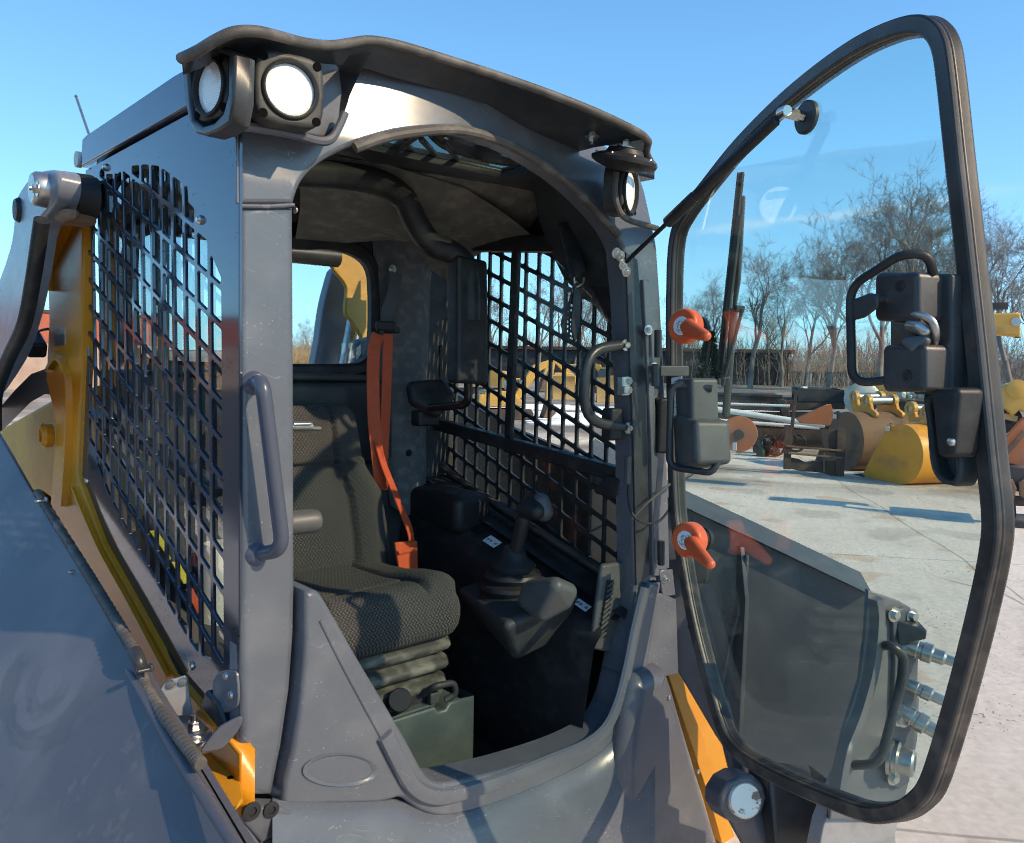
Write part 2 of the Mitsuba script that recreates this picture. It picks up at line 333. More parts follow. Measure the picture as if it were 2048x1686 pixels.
def concrete_fn(p, n, uv):
    wx, wy = p.x+.5*fbm(p.x*.8, p.y*.8, 0, 2), p.y+.5*fbm(p.x*.8+9, p.y*.8, 0, 2)
    big = fbm(p.x*.16, p.y*.16, 3., 3); mid = fbm(p.x*1.1, p.y*1.1, 1., 4); fine = fbm(p.x*38, p.y*38, 0., 3)
    c = mix((.52, .45, .375), (.66, .595, .52), mid*.9)*(.86+.28*fine)
    brush = noise(p.x*3+p.y*2.2, (p.y*1.0-p.x*.55)*24)
    c = c*(.955+.09*brush)
    tar = smoothstep(-2.2, -2.9, p.x+.5*(fbm(p.x*.7, p.y*.7, 4., 3)-.5))
    c = mix(c, mi.Color3f(.085, .080, .076)*(.75+.5*fine), tar)
    lx, ly = p.x*.78+p.y*.62, p.y*.78-p.x*.62
    far = smoothstep(8.6, 11.2, lx+1.8*(fbm(p.x*.55, p.y*.55, 5, 3)-.5))
    wet = smoothstep(.40, .56, fbm(lx*.55+3, ly*.24, 7., 4))*far
    c = mix(c, c*mi.Color3f(.40, .37, .34), wet)
    yard = smoothstep(15., 18., lx+3*(big-.5))
    c = mix(c, mi.Color3f(.16, .15, .14)*(.8+.4*mid), yard*.8)
    j1 = dr.abs(lx-1.3*dr.floor(lx/4.4+.13)*0-4.4*(dr.floor(lx/4.4+.13)+.37)+.05*(noise(ly*2.3)-.5))
    j2 = dr.abs(ly-4.8*(dr.floor(ly/4.8+.2)+.3)+.06*(noise(lx*2.1, 4)-.5))
    crk = dr.abs(fbm(wx*.42, wy*.42, 11., 3)-.5)
    line = dr.maximum(dr.maximum(smoothstep(.014, .004, j1), smoothstep(.014, .004, j2))*.7, smoothstep(.0035, .001, crk)*smoothstep(.45, .6, noise(p.x*.35, p.y*.35, 6))*.7)
    stain = smoothstep(.63, .74, fbm(p.x*1.5+4, p.y*1.5, 8., 4))
    rust = smoothstep(.70, .78, fbm(p.x*2.1, p.y*2.1+7, 2., 3))
    peb = smoothstep(.84, .93, noise(p.x*66+p.y*29, p.y*70-p.x*23, 2))*smoothstep(.66, .80, noise(p.x*1.4, p.y*1.4, 12))
    c = mix(c, c*.66, stain*.55); c = mix(c, c*mi.Color3f(.80, .64, .50), rust*.6)
    c = mix(c, c*.40, line); return mix(c, c*.45, peb)
def scuff_fn(p, n, uv):
    base = mix((.115, .12, .135), (.17, .172, .18), smoothstep(.4, .8, fbm(p.x*9, p.y*9, p.z*9, 3)))
    st = smoothstep(.60, .66, fbm(p.x*26+p.y*26, p.z*3.2, 4., 4))*smoothstep(.90, .70, p.z+.22*(noise(p.x*12, p.y*12, p.z*6)-.5))
    return mix(base, (.66, .65, .62), st)
scene['scuffed_paint'] = prin(proc(scuff_fn), .38)
scene['concrete'] = prin(proc(concrete_fn), .85, 0., .2)

# ------------------------------------------------------------------ ground
g = trimesh.creation.box((600, 600, .2)); g.apply_translation((60, 60, -.1))
k = obj('ground', g, 'concrete', smooth=False); tag(k, 'pale concrete yard with cracks, stains and damp patches', None, kind='structure')

# ================================================================== the skid steer loader
M = thing('skid_steer_loader', 'grey and yellow skid steer loader with its glass cab door swung open', 'skid steer loader')
def S(name, mesh, m, parent=M, smooth=35, **kw): return obj(name, mesh, m, parent, smooth, **kw)

# ---- front frame: arch and far post (one casting), near post, lower sill
ARCH = [(590, 400), (600, 372), (618, 347), (645, 323), (690, 298), (740, 280), (800, 267), (900, 262), (960, 275), (1030, 300), (1100, 336), (1150, 370), (1195, 412), (1228, 455), (1247, 500)]
arch = spl(pp(FRONT, ARCH), 4)
inner = pp(FRONT, [(1256, 600), (1262, 760), (1265, 900), (1267, 1060), (1270, 1170), (1262, 1240), (1252, 1300)])
outer = pp(FRONT, [(1348, 1338), (1343, 1200), (1338, 1000), (1335, 900), (1330, 750), (1322, 600), (1314, 480), (1304, 380), (1290, 318), (1180, 255), (1006, 190), (740, 130), (600, 115), (480, 150), (478, 409), (588, 409)])
ff = subdiv(bev(FRONT, np.vstack([arch, inner, outer]), -.06, 0., .010), .016)
def lean_back(v):
    """The head of the frame leans back and swells slightly over the near half of the arch."""
    v = np.array(v); t_ = np.clip(v[:, 2]-1.93, 0, None); v[:, 1] += .15*t_
    w_ = np.clip((v[:, 2]-1.94)/.10, 0, 1); w_ = w_*w_*(3-2*w_); q_ = np.clip((1.0-v[:, 0])/.55, 0, 1)
    v[:, 1] -= w_*.052/(1+np.exp(-(v[:, 0]-.245)/.07))*q_*q_*(3-2*q_); return v
ff.vertices = lean_back(ff.vertices)
S('front_frame', ff, 'grey_paint')
post = pp(FRONT, [(478, 413), (589, 413), (591, 800), (592, 1175), (590, 1270), (582, 1380), (566, 1490), (546, 1592), (481, 1594), (480, 1200)])
S('front_post', bev(FRONT, post, -.045, .002, .016, steps=5), 'grey_paint')
# welded seam collar on the near post
S('weld_seam', tube([FRONT.P(x, y, .004) for x, y in ((482, 412), (535, 413), (588, 410))], .0035, k=8), 'grey_paint')
S('post_edge_strip', bar(FRONT.P(478, 262, .004), FRONT.P(478, 408, .004), .006, .012, .002), 'grey_paint')
# narrow lighter rib down the far post and shade painted as a dark strip
S('post_rib', bev(FRONT, pp(FRONT, [(1280, 560), (1291, 560), (1309, 900), (1313, 1150), (1300, 1150), (1296, 900)]), 0, .012, .004), 'grey_paint')
S('post_shade_strip', bev(FRONT, pp(FRONT, [(1249, 505), (1272, 520), (1290, 760), (1296, 1150), (1270, 1170), (1264, 900)]), .0, .006, .002), 'dark_paint')
S('edge_trim', tube(lean_back([FRONT.P(x, y, .006) for x, y in spl([(706, 297), (760, 278), (830, 267), (900, 265), (975, 281), (1050, 312), (1120, 352), (1180, 400), (1215, 440), (1238, 470)], 6)]), .0105, k=10), 'bead_rubber')

sill_in = [(596, 1180), (624, 1177), (660, 1235), (700, 1305), (760, 1405), (800, 1474), (822, 1515), (840, 1543), (862, 1556), (900, 1553), (1000, 1530), (1100, 1498), (1160, 1472), (1195, 1448), (1218, 1412), (1236, 1350), (1250, 1280), (1266, 1215), (1284, 1163)]
sill_out = [(1308, 1160), (1296, 1240), (1284, 1310), (1266, 1395), (1240, 1450), (1195, 1500), (1100, 1552), (1020, 1588), (960, 1608), (905, 1622), (862, 1624), (825, 1612), (800, 1594), (782, 1586), (740, 1598), (640, 1600), (552, 1600), (572, 1490), (588, 1380), (596, 1270)]
S('door_sill', bev(FRONT, np.vstack([spl(pp(FRONT, sill_in), 3), spl(pp(FRONT, sill_out), 2)]), -.06, .028, .012, steps=4), 'grey_paint')
lip = spl([FRONT.P(x, y, .034) for x, y in [(770, 1470), (800, 1530), (826, 1572), (862, 1592), (905, 1590), (1000, 1562), (1100, 1522), (1170, 1492), (1212, 1455), (1238, 1400), (1256, 1330), (1270, 1260), (1290, 1175)]], 6)
S('sill_lip', sweep([(.018, 0), (.014, .007), (0, .010), (-.014, .007), (-.018, 0), (-.012, -.012), (.012, -.012)], lip, up0=(0, -1, 0)), 'grey_paint')
# raised crease lines and the oval recess of the sill panel
S('panel_crease', tube([FRONT.P(x, y, .028) for x, y in spl([(640, 1240), (690, 1340), (760, 1470), (800, 1545)], 5)], .004, k=8), 'grey_paint')
ov = np.array([FRONT.uv(680+74*math.cos(a), 1541+(30 if math.sin(a) > 0 else 34)*math.sin(a), .028) for a in np.linspace(0, 2*np.pi, 40)[:-1]])
ov2 = ov.mean(0)+(ov-ov.mean(0))*.86
S('oval_rim', loft([FRONT.T(np.c_[ov.mean(0)+(ov-ov.mean(0))*s, np.full(len(ov), h)]) for s, h in ((1.05, .027), (1.03, .032), (.98, .0325), (.92, .030), (.86, .0288))], True), 'grey_paint')
# lower skirt and its corner piece
def row(h, pts): return spl([FRONT.P(x, y, h) for x, y in pts], 4)
skirt = loft([row(-.01, [(545, 1594), (680, 1596), (790, 1592), (870, 1618), (960, 1600), (1100, 1545), (1190, 1498), (1240, 1440), (1266, 1380), (1290, 1320)]),
              row(.030, [(545, 1602), (680, 1606), (790, 1606), (870, 1632), (960, 1616), (1100, 1562), (1190, 1514), (1244, 1460), (1276, 1410), (1304, 1350)]),
              row(.045, [(545, 1640), (680, 1650), (790, 1655), (870, 1668), (960, 1660), (1100, 1618), (1190, 1575), (1244, 1520), (1276, 1470), (1310, 1400)]),
              row(.10, [(545, 1800), (680, 1810), (790, 1810), (870, 1810), (960, 1800), (1100, 1780), (1190, 1750), (1244, 1720), (1276, 1690), (1310, 1640)]),
              row(.12, [(545, 1960), (680, 1970), (790, 1970), (870, 1970), (960, 1960), (1100, 1950), (1190, 1940), (1244, 1930), (1276, 1920), (1310, 1900)])])
S('lower_skirt', skirt, 'grey_paint', smooth=60)
S('corner_bracket', bev(FRONT, pp(FRONT, [(474, 1612), (500, 1596), (548, 1598), (566, 1606), (562, 1640), (520, 1660), (505, 1668), (470, 1628)]), .0, .040, .006), 'casting_paint')
for x, y, r in ((503, 1622, .017), (542, 1619, .015)):
    S('bolt', cat(lathe([(0, 0), (r, 0), (r, .003), (r*.5, .004), (r*.45, .001), (0, .001)], FRONT.P(x, y, .041), FRONT.n, 20)), 'black_plastic')
S('skirt_corner', bev(FRONT, pp(FRONT, [(476, 1628), (505, 1668), (560, 1645), (640, 1800), (430, 1800)]), -.02, .034, .006), 'grey_paint')
# bulged cover under the far post
cov = spl(pp(FRONT, [(x-2, y) for x, y in [(1262, 1392), (1270, 1362), (1290, 1346), (1322, 1337), (1338, 1345), (1366, 1440), (1402, 1560), (1444, 1700), (1478, 1800), (1236, 1800), (1238, 1640), (1240, 1540), (1250, 1450)]], .06), 4, True)
S('post_cover', bev(FRONT, cov, -.05, .075, .045, steps=6), 'casting_paint')
for x, y in ((1341, 1395), (1399, 1543)): S('screw', lathe([(0, 0), (.007, 0), (.007, .003), (.004, .004), (.0035, .002), (0, .002)], FRONT.P(x-3, y, .0755), FRONT.n, 16), 'steel')
S('post_bracket', bev(FRONT, pp(FRONT, [(1312, 1140), (1338, 1136), (1344, 1188), (1318, 1192)]), 0, .014, .004), 'grey_paint')
S('bolt', hexbolt(FRONT.P(1329, 1158, .014), FRONT.n, .007, 1.4), 'zinc')
S('scuffed_plate', bev(FRONT, pp(FRONT, [(1300, 1180), (1344, 1195), (1349, 1345), (1268, 1360), (1280, 1300)]), -.01, .016, .005), 'grey_paint')
# yellow chassis beside it
YP = Plane((0, .10, 0), (1, 0, 0), (0, 0, 1))
S('chassis_plate', bev(YP, pp(YP, [(1338, 1268), (1358, 1280), (1372, 1300), (1425, 1345), (1470, 1420), (1520, 1560), (1560, 1720), (1400, 1720), (1370, 1500), (1340, 1380)]), -.20, -.12, .004), 'yellow_paint')
S('chassis_edge', bev(YP, pp(YP, [(1330, 1330), (1362, 1326), (1375, 1400), (1410, 1480), (1436, 1560), (1475, 1690), (1500, 1780), (1470, 1780), (1420, 1600), (1380, 1480)]), -.03, .0, .003), 'yellow_paint')

# ---- visor with rubber bead, roof, flank upper band
VB = [(362, 117, -.02), (395, 102, -.08), (432, 80, -.12), (470, 64, -.14), (515, 63, -.145), (560, 73, -.13), (610, 86, -.105), (660, 91, -.085), (700, 86, -.072), (740, 81, -.066), (800, 91, -.07), (900, 121, -.085), (1006, 155, -.11), (1100, 188, -.15), (1184, 221, -.185), (1240, 246, -.185), (1282, 268, -.18), (1297, 284, -.17)]
bead = spl([fr(x, y, Y) for x, y, Y in VB], 6)
tail = spl([fr(1297, 284, -.17), fr(1293, 305, -.15), fr(1300, 322, -.13), fr(1308, 334, -.11), fr(1296, 342, -.10)], 5)
S('visor_bead', tube(np.vstack([bead, tail[1:]]), .0088, k=10), 'bead_rubber')
crease = spl([fr(x, y, Y) for (x, y), Y in zip([(366, 150), (392, 140), (425, 128), (455, 120), (490, 118), (540, 118), (600, 124), (660, 130), (700, 132), (740, 140), (800, 158), (900, 184), (1006, 216), (1100, 250), (1177, 278), (1230, 296), (1268, 308), (1290, 318)], [-.005, -.012, -.018] + [-.02]*15)], 6)
roofz = 2.15
back = np.array([[max(p[0]*.9+.05, .03), .12, 2.125] for p in bead])
topr = bead+np.array([0, 0.012, .008])
S('roof_visor', loft([crease, (crease*.55+bead*.45)+np.array([0, 0, .004]), bead, topr, topr*.5+back*.5+np.array([0, 0, .006]), back]), 'dark_paint', smooth=50)
S('roof_panel', bev(Plane((0, 0, roofz-.03), (1, 0, 0), (0, 1, 0)), [(.0, .05), (1.2, .05), (1.2, .9), (.0, .9)], 0, .03, .01, holes=[[(.36, .12), (.9, .12), (.9, .34), (.36, .34)]]), 'dark_paint')
band = pp(SIDE, [(359, 153), (181, 272), (174, 280), (171, 336), (366, 229), (478, 165), (478, 90)])
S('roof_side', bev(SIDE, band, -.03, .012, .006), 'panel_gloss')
S('far_roof_side', bev(FAR, [(-a, z) for a, z in ((.16, 2.0), (.9, 2.04), (.9, 2.14), (.16, 2.14))], -.07, -.04, .006), 'dark_paint')

# ---- near flank: gloss panel with punched grid
out = pp(SIDE, [(171, 340), (478, 170), (478, 1500), (436, 1450), (392, 1402), (347, 1349), (275, 1222), (203, 1086), (165, 1000), (152, 945), (160, 640)])
reg = Polygon(pp(SIDE, [(168, 470), (184, 372), (203, 338), (214, 348), (236, 348), (252, 334), (290, 330), (345, 336), (374, 366), (376, 405), (400, 432), (418, 500), (444, 562), (447, 1330), (400, 1310), (330, 1215), (262, 1085), (215, 985), (172, 870)]))
def grid(reg, a0, a1, ncol, prow, slant, zref, fill=(.78, .84), rad=.006, off=0.):
    """Rounded parallelogram holes, the rows falling towards the cab front, clipped to the region."""
    pa = (a1-a0)/(ncol-1); out = []
    zlo, zhi = reg.bounds[1]-.3, reg.bounds[3]+.3
    for c in range(ncol):
        a = a0+c*pa; w = abs(pa)*fill[0]/2; s = slant*(1 if pa > 0 else -1)
        z0 = zref-slant*abs(a-a0)
        for r in range(int((zlo-z0)/prow), int((zhi-z0)/prow)+1):
            z = z0+(r+off)*prow; h = prow*fill[1]/2
            q = Polygon([(a-w, z-h+s*w), (a+w, z-h-s*w), (a+w, z+h-s*w), (a-w, z+h+s*w)]).intersection(reg)
            q = q.buffer(-rad).buffer(rad, 4)
            for g in getattr(q, 'geoms', [q]):
                if g.area > .16*prow*abs(pa): out.append(np.array(g.exterior.coords)[:-1])
    return out
a0, a1 = SIDE.uv(179.5, 660)[0], SIDE.uv(431.6, 660)[0]
holes = grid(reg, a0, a1, 14, .0705, .42, SIDE.uv(431.6, 605)[1]+.42*(a1-a0), off=0.)
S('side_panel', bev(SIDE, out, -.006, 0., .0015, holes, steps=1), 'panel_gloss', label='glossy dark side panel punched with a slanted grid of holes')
S('flank_glass', bev(SIDE, pp(SIDE, [(186, 372), (300, 318), (440, 300), (450, 1340), (330, 1220), (215, 1000), (180, 880)]), -.032, -.031, 0, back=False), 'tint_glass', smooth=False)
for (x0, y0), (x1, y1), w in (((236, 350), (236, 800), .022), ((322, 320), (322, 860), .034), ((180, 820), (452, 985), .045), ((178, 380), (452, 250), .03)):
    S('window_bar', bar(SIDE.P(x0, y0, -.045), SIDE.P(x1, y1, -.045), .016, w, .003, upv=(1, 0, 0)), 'black_plastic')
for x, y in ((213, 335), (402, 440)): S('bolt', lathe([(0, 0), (.009, 0), (.009, .004), (.004, .009), (0, .009)], SIDE.P(x, y, 0), SIDE.n, 16), 'zinc')
for x, y in ((174, 962), (384, 1332), (151, 1108)): S('bolt', lathe([(0, 0), (.009, 0), (.008, .005), (0, .007)], SIDE.P(x, y, 0), SIDE.n, 16), 'zinc')
S('flank_rail', bar(SIDE.P(165, 985, -.03), SIDE.P(470, 1480, -.03), .03, .07, .006, upv=(1, 0, 0)), 'black_plastic')

# ---- lamp pod at the near roof corner
podb = [fr(x, y, -.045) for x, y in [(478, 250), (560, 262), (650, 282), (676, 250), (690, 222), (660, 226)]]
S('lamp_bracket', cat(
    bev(FRONT, pp(FRONT, [(486, 100), (660, 108), (684, 140), (700, 200), (692, 222), (676, 252), (652, 280), (560, 262), (484, 248)], .02), .0, .022, .008),
    tube([FRONT.P(x, y, .05) for x, y in spl([(478, 252), (520, 257), (590, 270), (640, 283), (664, 276), (680, 250), (690, 226)], 5)], .008, k=8),
    loft([[FRONT.P(x, y, h) for x, y in [(480, 250), (520, 256), (590, 269), (650, 281), (676, 255)]] for h in (.012, .05)])), 'casting_paint')
PODS = Plane((-.055, 0, 0), (0, -1, 0), (0, 0, 1))
pod = pp(PODS, [(362, 120), (368, 200), (378, 248), (390, 266), (410, 272), (436, 262), (458, 246), (466, 200), (468, 110), (440, 92), (395, 104)])
pod_in = pp(PODS, [(374, 128), (380, 200), (386, 238), (404, 252), (428, 244), (446, 224), (455, 190), (456, 114), (436, 104), (400, 114)])
S('lamp_box', cat(bev(PODS, pod, -.030, .0, .006, holes=[pod_in]), bev(PODS, pod, -.034, -.026, 0)), 'dark_paint')
def lamp(c, n, r, holdr, depth, up_=(0, 0, 1), parent=M):
    n = N(n); u = N(np.cross(up_, n)); v = np.cross(n, u); P = Plane(c, u, v); P.n = n
    sq = []
    for i, a in enumerate(np.linspace(0, 2*np.pi, 48, endpoint=False)):
        cs, sn = math.cos(a), math.sin(a); e = 4.2; q = (abs(cs)**e+abs(sn)**e)**(-1/e); sq.append((holdr*q*cs*.92, holdr*q*sn*.92))
    k = S('work_lamp', bev(P, sq, -depth, 0, .007, holes=[circ(r*1.02, 36)], steps=3), 'lamp_black', parent=parent)
    obj('rim', lathe([(r*1.12, -.001), (r*1.12, .004), (r*1.06, .006), (r*1.0, .005), (r*.985, -.004)], c, n, 40), 'black_plastic', k)
    obj('lens', lathe([(0, -.001), (r*.5, -.0015), (r*.9, -.003), (r*.99, -.005), (r*.99, -.03), (0, -.03)], c, n, 40), 'lens_white', k)
    for a in (.25, .75, 1.25, 1.75):
        p = c+(u*math.cos(a*math.pi)+v*math.sin(a*math.pi))*holdr*1.0
        obj('screw_hole', lathe([(0, .0012), (.0075, .0012), (.0075, .0), (0, 0)], p, n, 16), 'hole_black', k)
    return k
lamp(FRONT.P(581, 179, .105), (-.16, -1, -.04), .0425, .0635, .05)
lamp(PODS.P(419, 174, .0), (-1, -.16, -.02), .042, .055, .026)
lamp(FRONT.P(1261, 382, .07), (.42, -1, -.03), .050, .062, .05)
S('lamp_guard', tube([FRONT.P(x, y, .09) for x, y in spl([(1232, 345), (1229, 380), (1234, 410), (1244, 430), (1262, 442), (1290, 450), (1314, 457)], 6)], .0075, k=8), 'bead_rubber')
hp = FRONT.P(1247, 322, .12)
S('horn', lathe([(0, -.022), (.03, -.022), (.062, -.012), (.075, -.004), (.076, .004), (.06, .012), (.045, .016), (.04, .026), (.022, .030), (0, .030)], hp, (0, -.25, 1), 36), 'black_plastic', label='round black horn under the visor end')
S('horn_nut', hexbolt(hp+np.array([0, -.005, .03]), (0, -.25, 1), .012, .5), 'zinc')
for a in range(8): S('horn_rivet', lathe([(0, 0), (.004, 0), (.003, .003), (0, .004)], hp+np.array([.066*math.cos(a*.785+.3), .066*math.sin(a*.785+.3), .009+.25*.066*math.sin(a*.785+.3)]), (0, -.25, 1), 8), 'zinc')
S('visor_bolt', cat(cyl(fr(1184, 240, -.08), fr(1184, 276, -.08), .010), hexbolt(fr(1184, 272, -.08), (0, 0, -1), .010, .9)), 'zinc')
S('visor_bolt', hexbolt(FRONT.P(590, 409, -.02)+np.array([.0, 0, -.01]), (1, 0, 0), .004, 0), 'zinc')
S('visor_gusset', loft([[fr(684, 236, -.03), fr(700, 190, -.04), fr(718, 150, -.06), fr(744, 104, -.16)], [fr(676, 228, -.01), fr(672, 180, -.01), fr(676, 140, -.02), fr(700, 110, -.10)]]), 'dark_paint')

# ---- grab handles
h0, h1 = FRONT.P(516, 763, 0), FRONT.P(520, 1110, 0)
def handle(pts, r, rad=.03): return bent(pts, r, rad, 14, 6)
S('grab_handle', handle([FRONT.P(508, 768, 0), FRONT.P(524, 758, .062), FRONT.P(566, 1100, .062), FRONT.P(516, 1108, 0)], .0135, .042), 'handle_paint')
for x, y in ((508, 766), (514, 1109)): S('handle_foot', lathe([(.0, 0), (.022, 0), (.018, .006), (.013, .010), (0, .010)], FRONT.P(x, y, .002), FRONT.n, 20), 'handle_paint')
GH = Plane((0, .035, 0), (1, 0, 0), (0, 0, 1))
S('grab_handle', handle([fr(1252, 690, .015), fr(1172, 700, .03), fr(1166, 842, .03), fr(1255, 856, .015)], .014, .085), 'dark_paint')
for x, y in ((1252, 690), (1257, 856)): S('bolt', hexbolt(fr(x, y, .005), (-.3, -1, 0), .009, 0), 'zinc')
S('switch_box', rbx(fr(1224, 848, .03), (.045, .04, .085), .008), 'black_plastic')
S('hinge_connector', cat(rbx(fr(1247, 772, .0), (.03, .02, .05), .003), rbx(fr(1250, 780, -.012), (.016, .012, .02), .002)), 'zinc')
for y in (762, 780): S('bolt', hexbolt(fr(1258, y, -.01), (-.2, -1, 0), .006, 0), 'zinc')
S('connector', rbx(fr(1255, 940, -.015), (.016, .014, .075), .003), 'cover_plastic')
S('wire', tube([fr(x, y, Y) for x, y, Y in [(1256, 962, -.015), (1258, 1000, -.018), (1266, 1030, -.03), (1290, 1046, -.045), (1318, 1042, -.05), (1340, 1015, -.05), (1352, 975, -.05), (1385, 948, -.05)]], .0035, k=8, n=6), 'black_plastic')
S('wire', tube([fr(x, y, Y) for x, y, Y in [(1264, 1038, -.02), (1290, 1010, -.04), (1320, 985, -.05), (1350, 962, -.05), (1395, 944, -.05)]], .0032, k=8, n=6), 'bead_rubber')
for (x, y) in ((1240, 512), (1246, 530), (1252, 543), (1232, 506)): S('strut_bolt', hexbolt(fr(x, y, -.012), (-.2, -1, -.2), .008, .6), 'zinc')
S('hinge', cat(bar(fr(1318, 742, -.03), fr(1375, 742, -.06), .016, .028, .003), cyl(fr(1311, 728, -.035), fr(1311, 772, -.035), .010)), 'cover_plastic')
for x, ya, yb in ((1316, 660, 715), (1322, 1082, 1130)): S('hinge', cyl(fr(x, ya, -.03), fr(x, yb, -.03), .010), 'dark_paint')
for x, y in ((1308, 735), (1310, 757), (1296, 660)): S('bolt', hexbolt(fr(x, y, -.02), (-.2, -1, 0), .008, .5), 'zinc')

# ---- the opened door: glass, ridged gasket, latches, handles, wiper
D = M+'__door'
def DS(name, mesh, m, smooth=35, **kw): return obj(name, mesh, m, D, smooth, **kw)
GP = [(1352, 480), (1375, 425), (1420, 365), (1480, 292), (1560, 212), (1640, 146), (1720, 92), (1790, 60), (1838, 50), (1868, 60), (1888, 92), (1899, 160), (1914, 300), (1934, 480), (1958, 700), (1978, 900), (1991, 1030), (1987, 1100), (1967, 1200), (1935, 1330), (1900, 1455), (1866, 1560), (1840, 1598), (1800, 1622), (1745, 1627), (1680, 1606), (1600, 1573), (1530, 1538), (1482, 1506), (1452, 1465), (1422, 1370), (1387, 1230), (1364, 1100), (1352, 1000), (1347, 800), (1346, 600)]
gl = pp(DOOR, GP); gs = spl(gl, 6, True)
labels[D] = {'label': 'opened glass door with thick black rubber edge'}
DS('glass', bev(DOOR, gs, -.001, 0., 0, back=False), 'glass', smooth=False)
gp3 = DOOR.T(np.c_[gs, np.zeros(len(gs))])
lob = []
for cx, cy, r, a0_, a1_ in ((-.012, .013, .007, 60, 220), (-.013, -.001, .006, 130, 230), (-.010, -.020, .011, 150, 280), (.012, -.020, .011, -100, 30), (.014, -.001, .006, -50, 50), (.012, .013, .007, -40, 120)):
    for a in np.radians(np.linspace(a0_, a1_, 5)): lob.append(((cx+r*math.cos(a))*.82, (cy+r*math.sin(a))*.78))
DS('gasket', sweep(lob, gp3, True, up0=DOOR.n), 'gasket_rubber', smooth=30)
# latch knobs with orange grips
for x, y, tip in ((1366, 652, (1412, 672)), (1374, 1080, (1420, 1128))):
    c = DOOR.P(x, y, .075); n = N([-.99, .02, .06]); ku = N(np.cross([0, 0, 1], n)); kv = np.cross(n, ku); b0 = c-n*.070
    k = DS('latch_knob', lathe([(0, 0), (.030, 0), (.030, .012), (.026, .014), (.026, .05), (.022, .055), (0, .055)], b0, n, 28), 'black_plastic')
    t = DOOR.P(*tip, .078)
    grip = man(m3.Manifold.batch_hull([m3.Manifold.sphere(.008, 16).translate((c+ku*.036*math.cos(a)+kv*.036*math.sin(a)-n*h).tolist()) for a in np.linspace(0, 2*np.pi, 20) for h in (0., .022)]))
    arm = hullpts([c+N(t-c)*.01, c+N(t-c)*.03+DOOR.v*.012, c+N(t-c)*.03-DOOR.v*.012, t], .0125, 16)
    gm = m3.Manifold(m3.Mesh(np.float32(grip.vertices), np.uint32(grip.faces)))+m3.Manifold(m3.Mesh(np.float32(arm.vertices), np.uint32(arm.faces)))
    gm = man(gm.refine_to_length(.006)); trimesh.smoothing.filter_taubin(gm, iterations=8)
    DS('latch_grip', gm, 'orange_grip', smooth=60, label='orange latch grip with a round white badge')
    ey = c+n*.0078
    DS('badge', lathe([(0, 0), (.0235, 0), (.0225, .0012), (0, .0015)], ey, n, 32), 'white_print')
    ring = lambda r, a, b, ox=0, oz=0: tube([ey+n*.0018+ku*(ox+r*math.cos(q))+kv*(oz+r*math.sin(q)) for q in np.radians(np.linspace(a, b, 14))], .0006, k=5)
    DS('badge_mark', cat(ring(.0165, 200, 420), ring(.010, 20, 250), ring(.006, -60, 200, -.002, -.003), tube([ey+n*.0018+ku*-.01+kv*-.011, ey+n*.0018+ku*.009+kv*-.012], .0008, k=5), tube([ey+n*.0018+ku*-.013+kv*.004, ey+n*.0018+ku*-.004+kv*.012], .0008, k=5)), 'ink')
# wiper motor cover with its guard loop near the hinge
def dhull(pts, hp, h0, h1, r): return hullpts([DOOR.W(*DOOR.uv(x, y, hp), h) for x, y in pts for h in (h0, h1)], r, 14)
DS('motor_cover', cat(dhull(((1352, 766), (1378, 764), (1380, 900), (1356, 912)), .085, .018, .075, .010),
                      dhull(((1356, 840), (1392, 852), (1396, 918), (1360, 926)), .085, .012, .082, .014)), 'cover_plastic')
DS('motor_backplate', rbx(DOOR.W(*DOOR.uv(1342, 850), .03), (.05, .04, .15), .008, np.stack([DOOR.u, DOOR.n, DOOR.v], 1)), 'black_plastic')
DS('guard_loop', bent([DOOR.P(1424, 777, .03), DOOR.P(1342, 767, .115), DOOR.P(1338, 934, .115), DOOR.P(1424, 946, .05), DOOR.P(1438, 920, .03)], .0085, .03, 12, 6), 'dark_paint')
DS('instruction_label', bev(DOOR, [DOOR.uv(x, y, .07) for x, y in ((1342, 756), (1363, 752), (1366, 828), (1344, 832))], .0685, .0692, 0), 'white_print')
for (x0, y0, x1, y1) in ((1346, 764, 1358, 762), (1346, 772, 1360, 770), (1350, 792, 1361, 790), (1350, 806, 1361, 804), (1350, 815, 1362, 813)): DS('label_line', tube([DOOR.P(x0, y0, .070), DOOR.P(x1, y1, .070)], .0009, k=5), 'ink')
# wiper
w0, w1 = DOOR.P(1482, 345, -.03), DOOR.P(1440, 742, -.03)
DS('wiper_blade', cat(bar(w0, w1, .004, .020, .0015, upv=DOOR.n), bar(w0+DOOR.u*.006, w1+DOOR.u*.008, .010, .006, .0015, upv=DOOR.n), bar(DOOR.P(1480, 430, -.022), DOOR.P(1454, 640, -.022), .016, .008, .002, upv=DOOR.n)), 'trim_plastic')
DS('wiper_arm', cat(hullpts([DOOR.P(1487, 395, -.045), DOOR.P(1478, 560, -.05), DOOR.P(1468, 620, -.05)], .005), hullpts([DOOR.P(1468, 620, -.05), DOOR.P(1452, 830, -.055)], .010), hullpts([DOOR.P(1484, 620, -.04), DOOR.P(1446, 770, -.035)], .0045)), 'cover_plastic')
DS('wiper_clip', rbx(DOOR.P(1478, 618, -.045), (.035, .012, .016), .003), 'black_plastic')
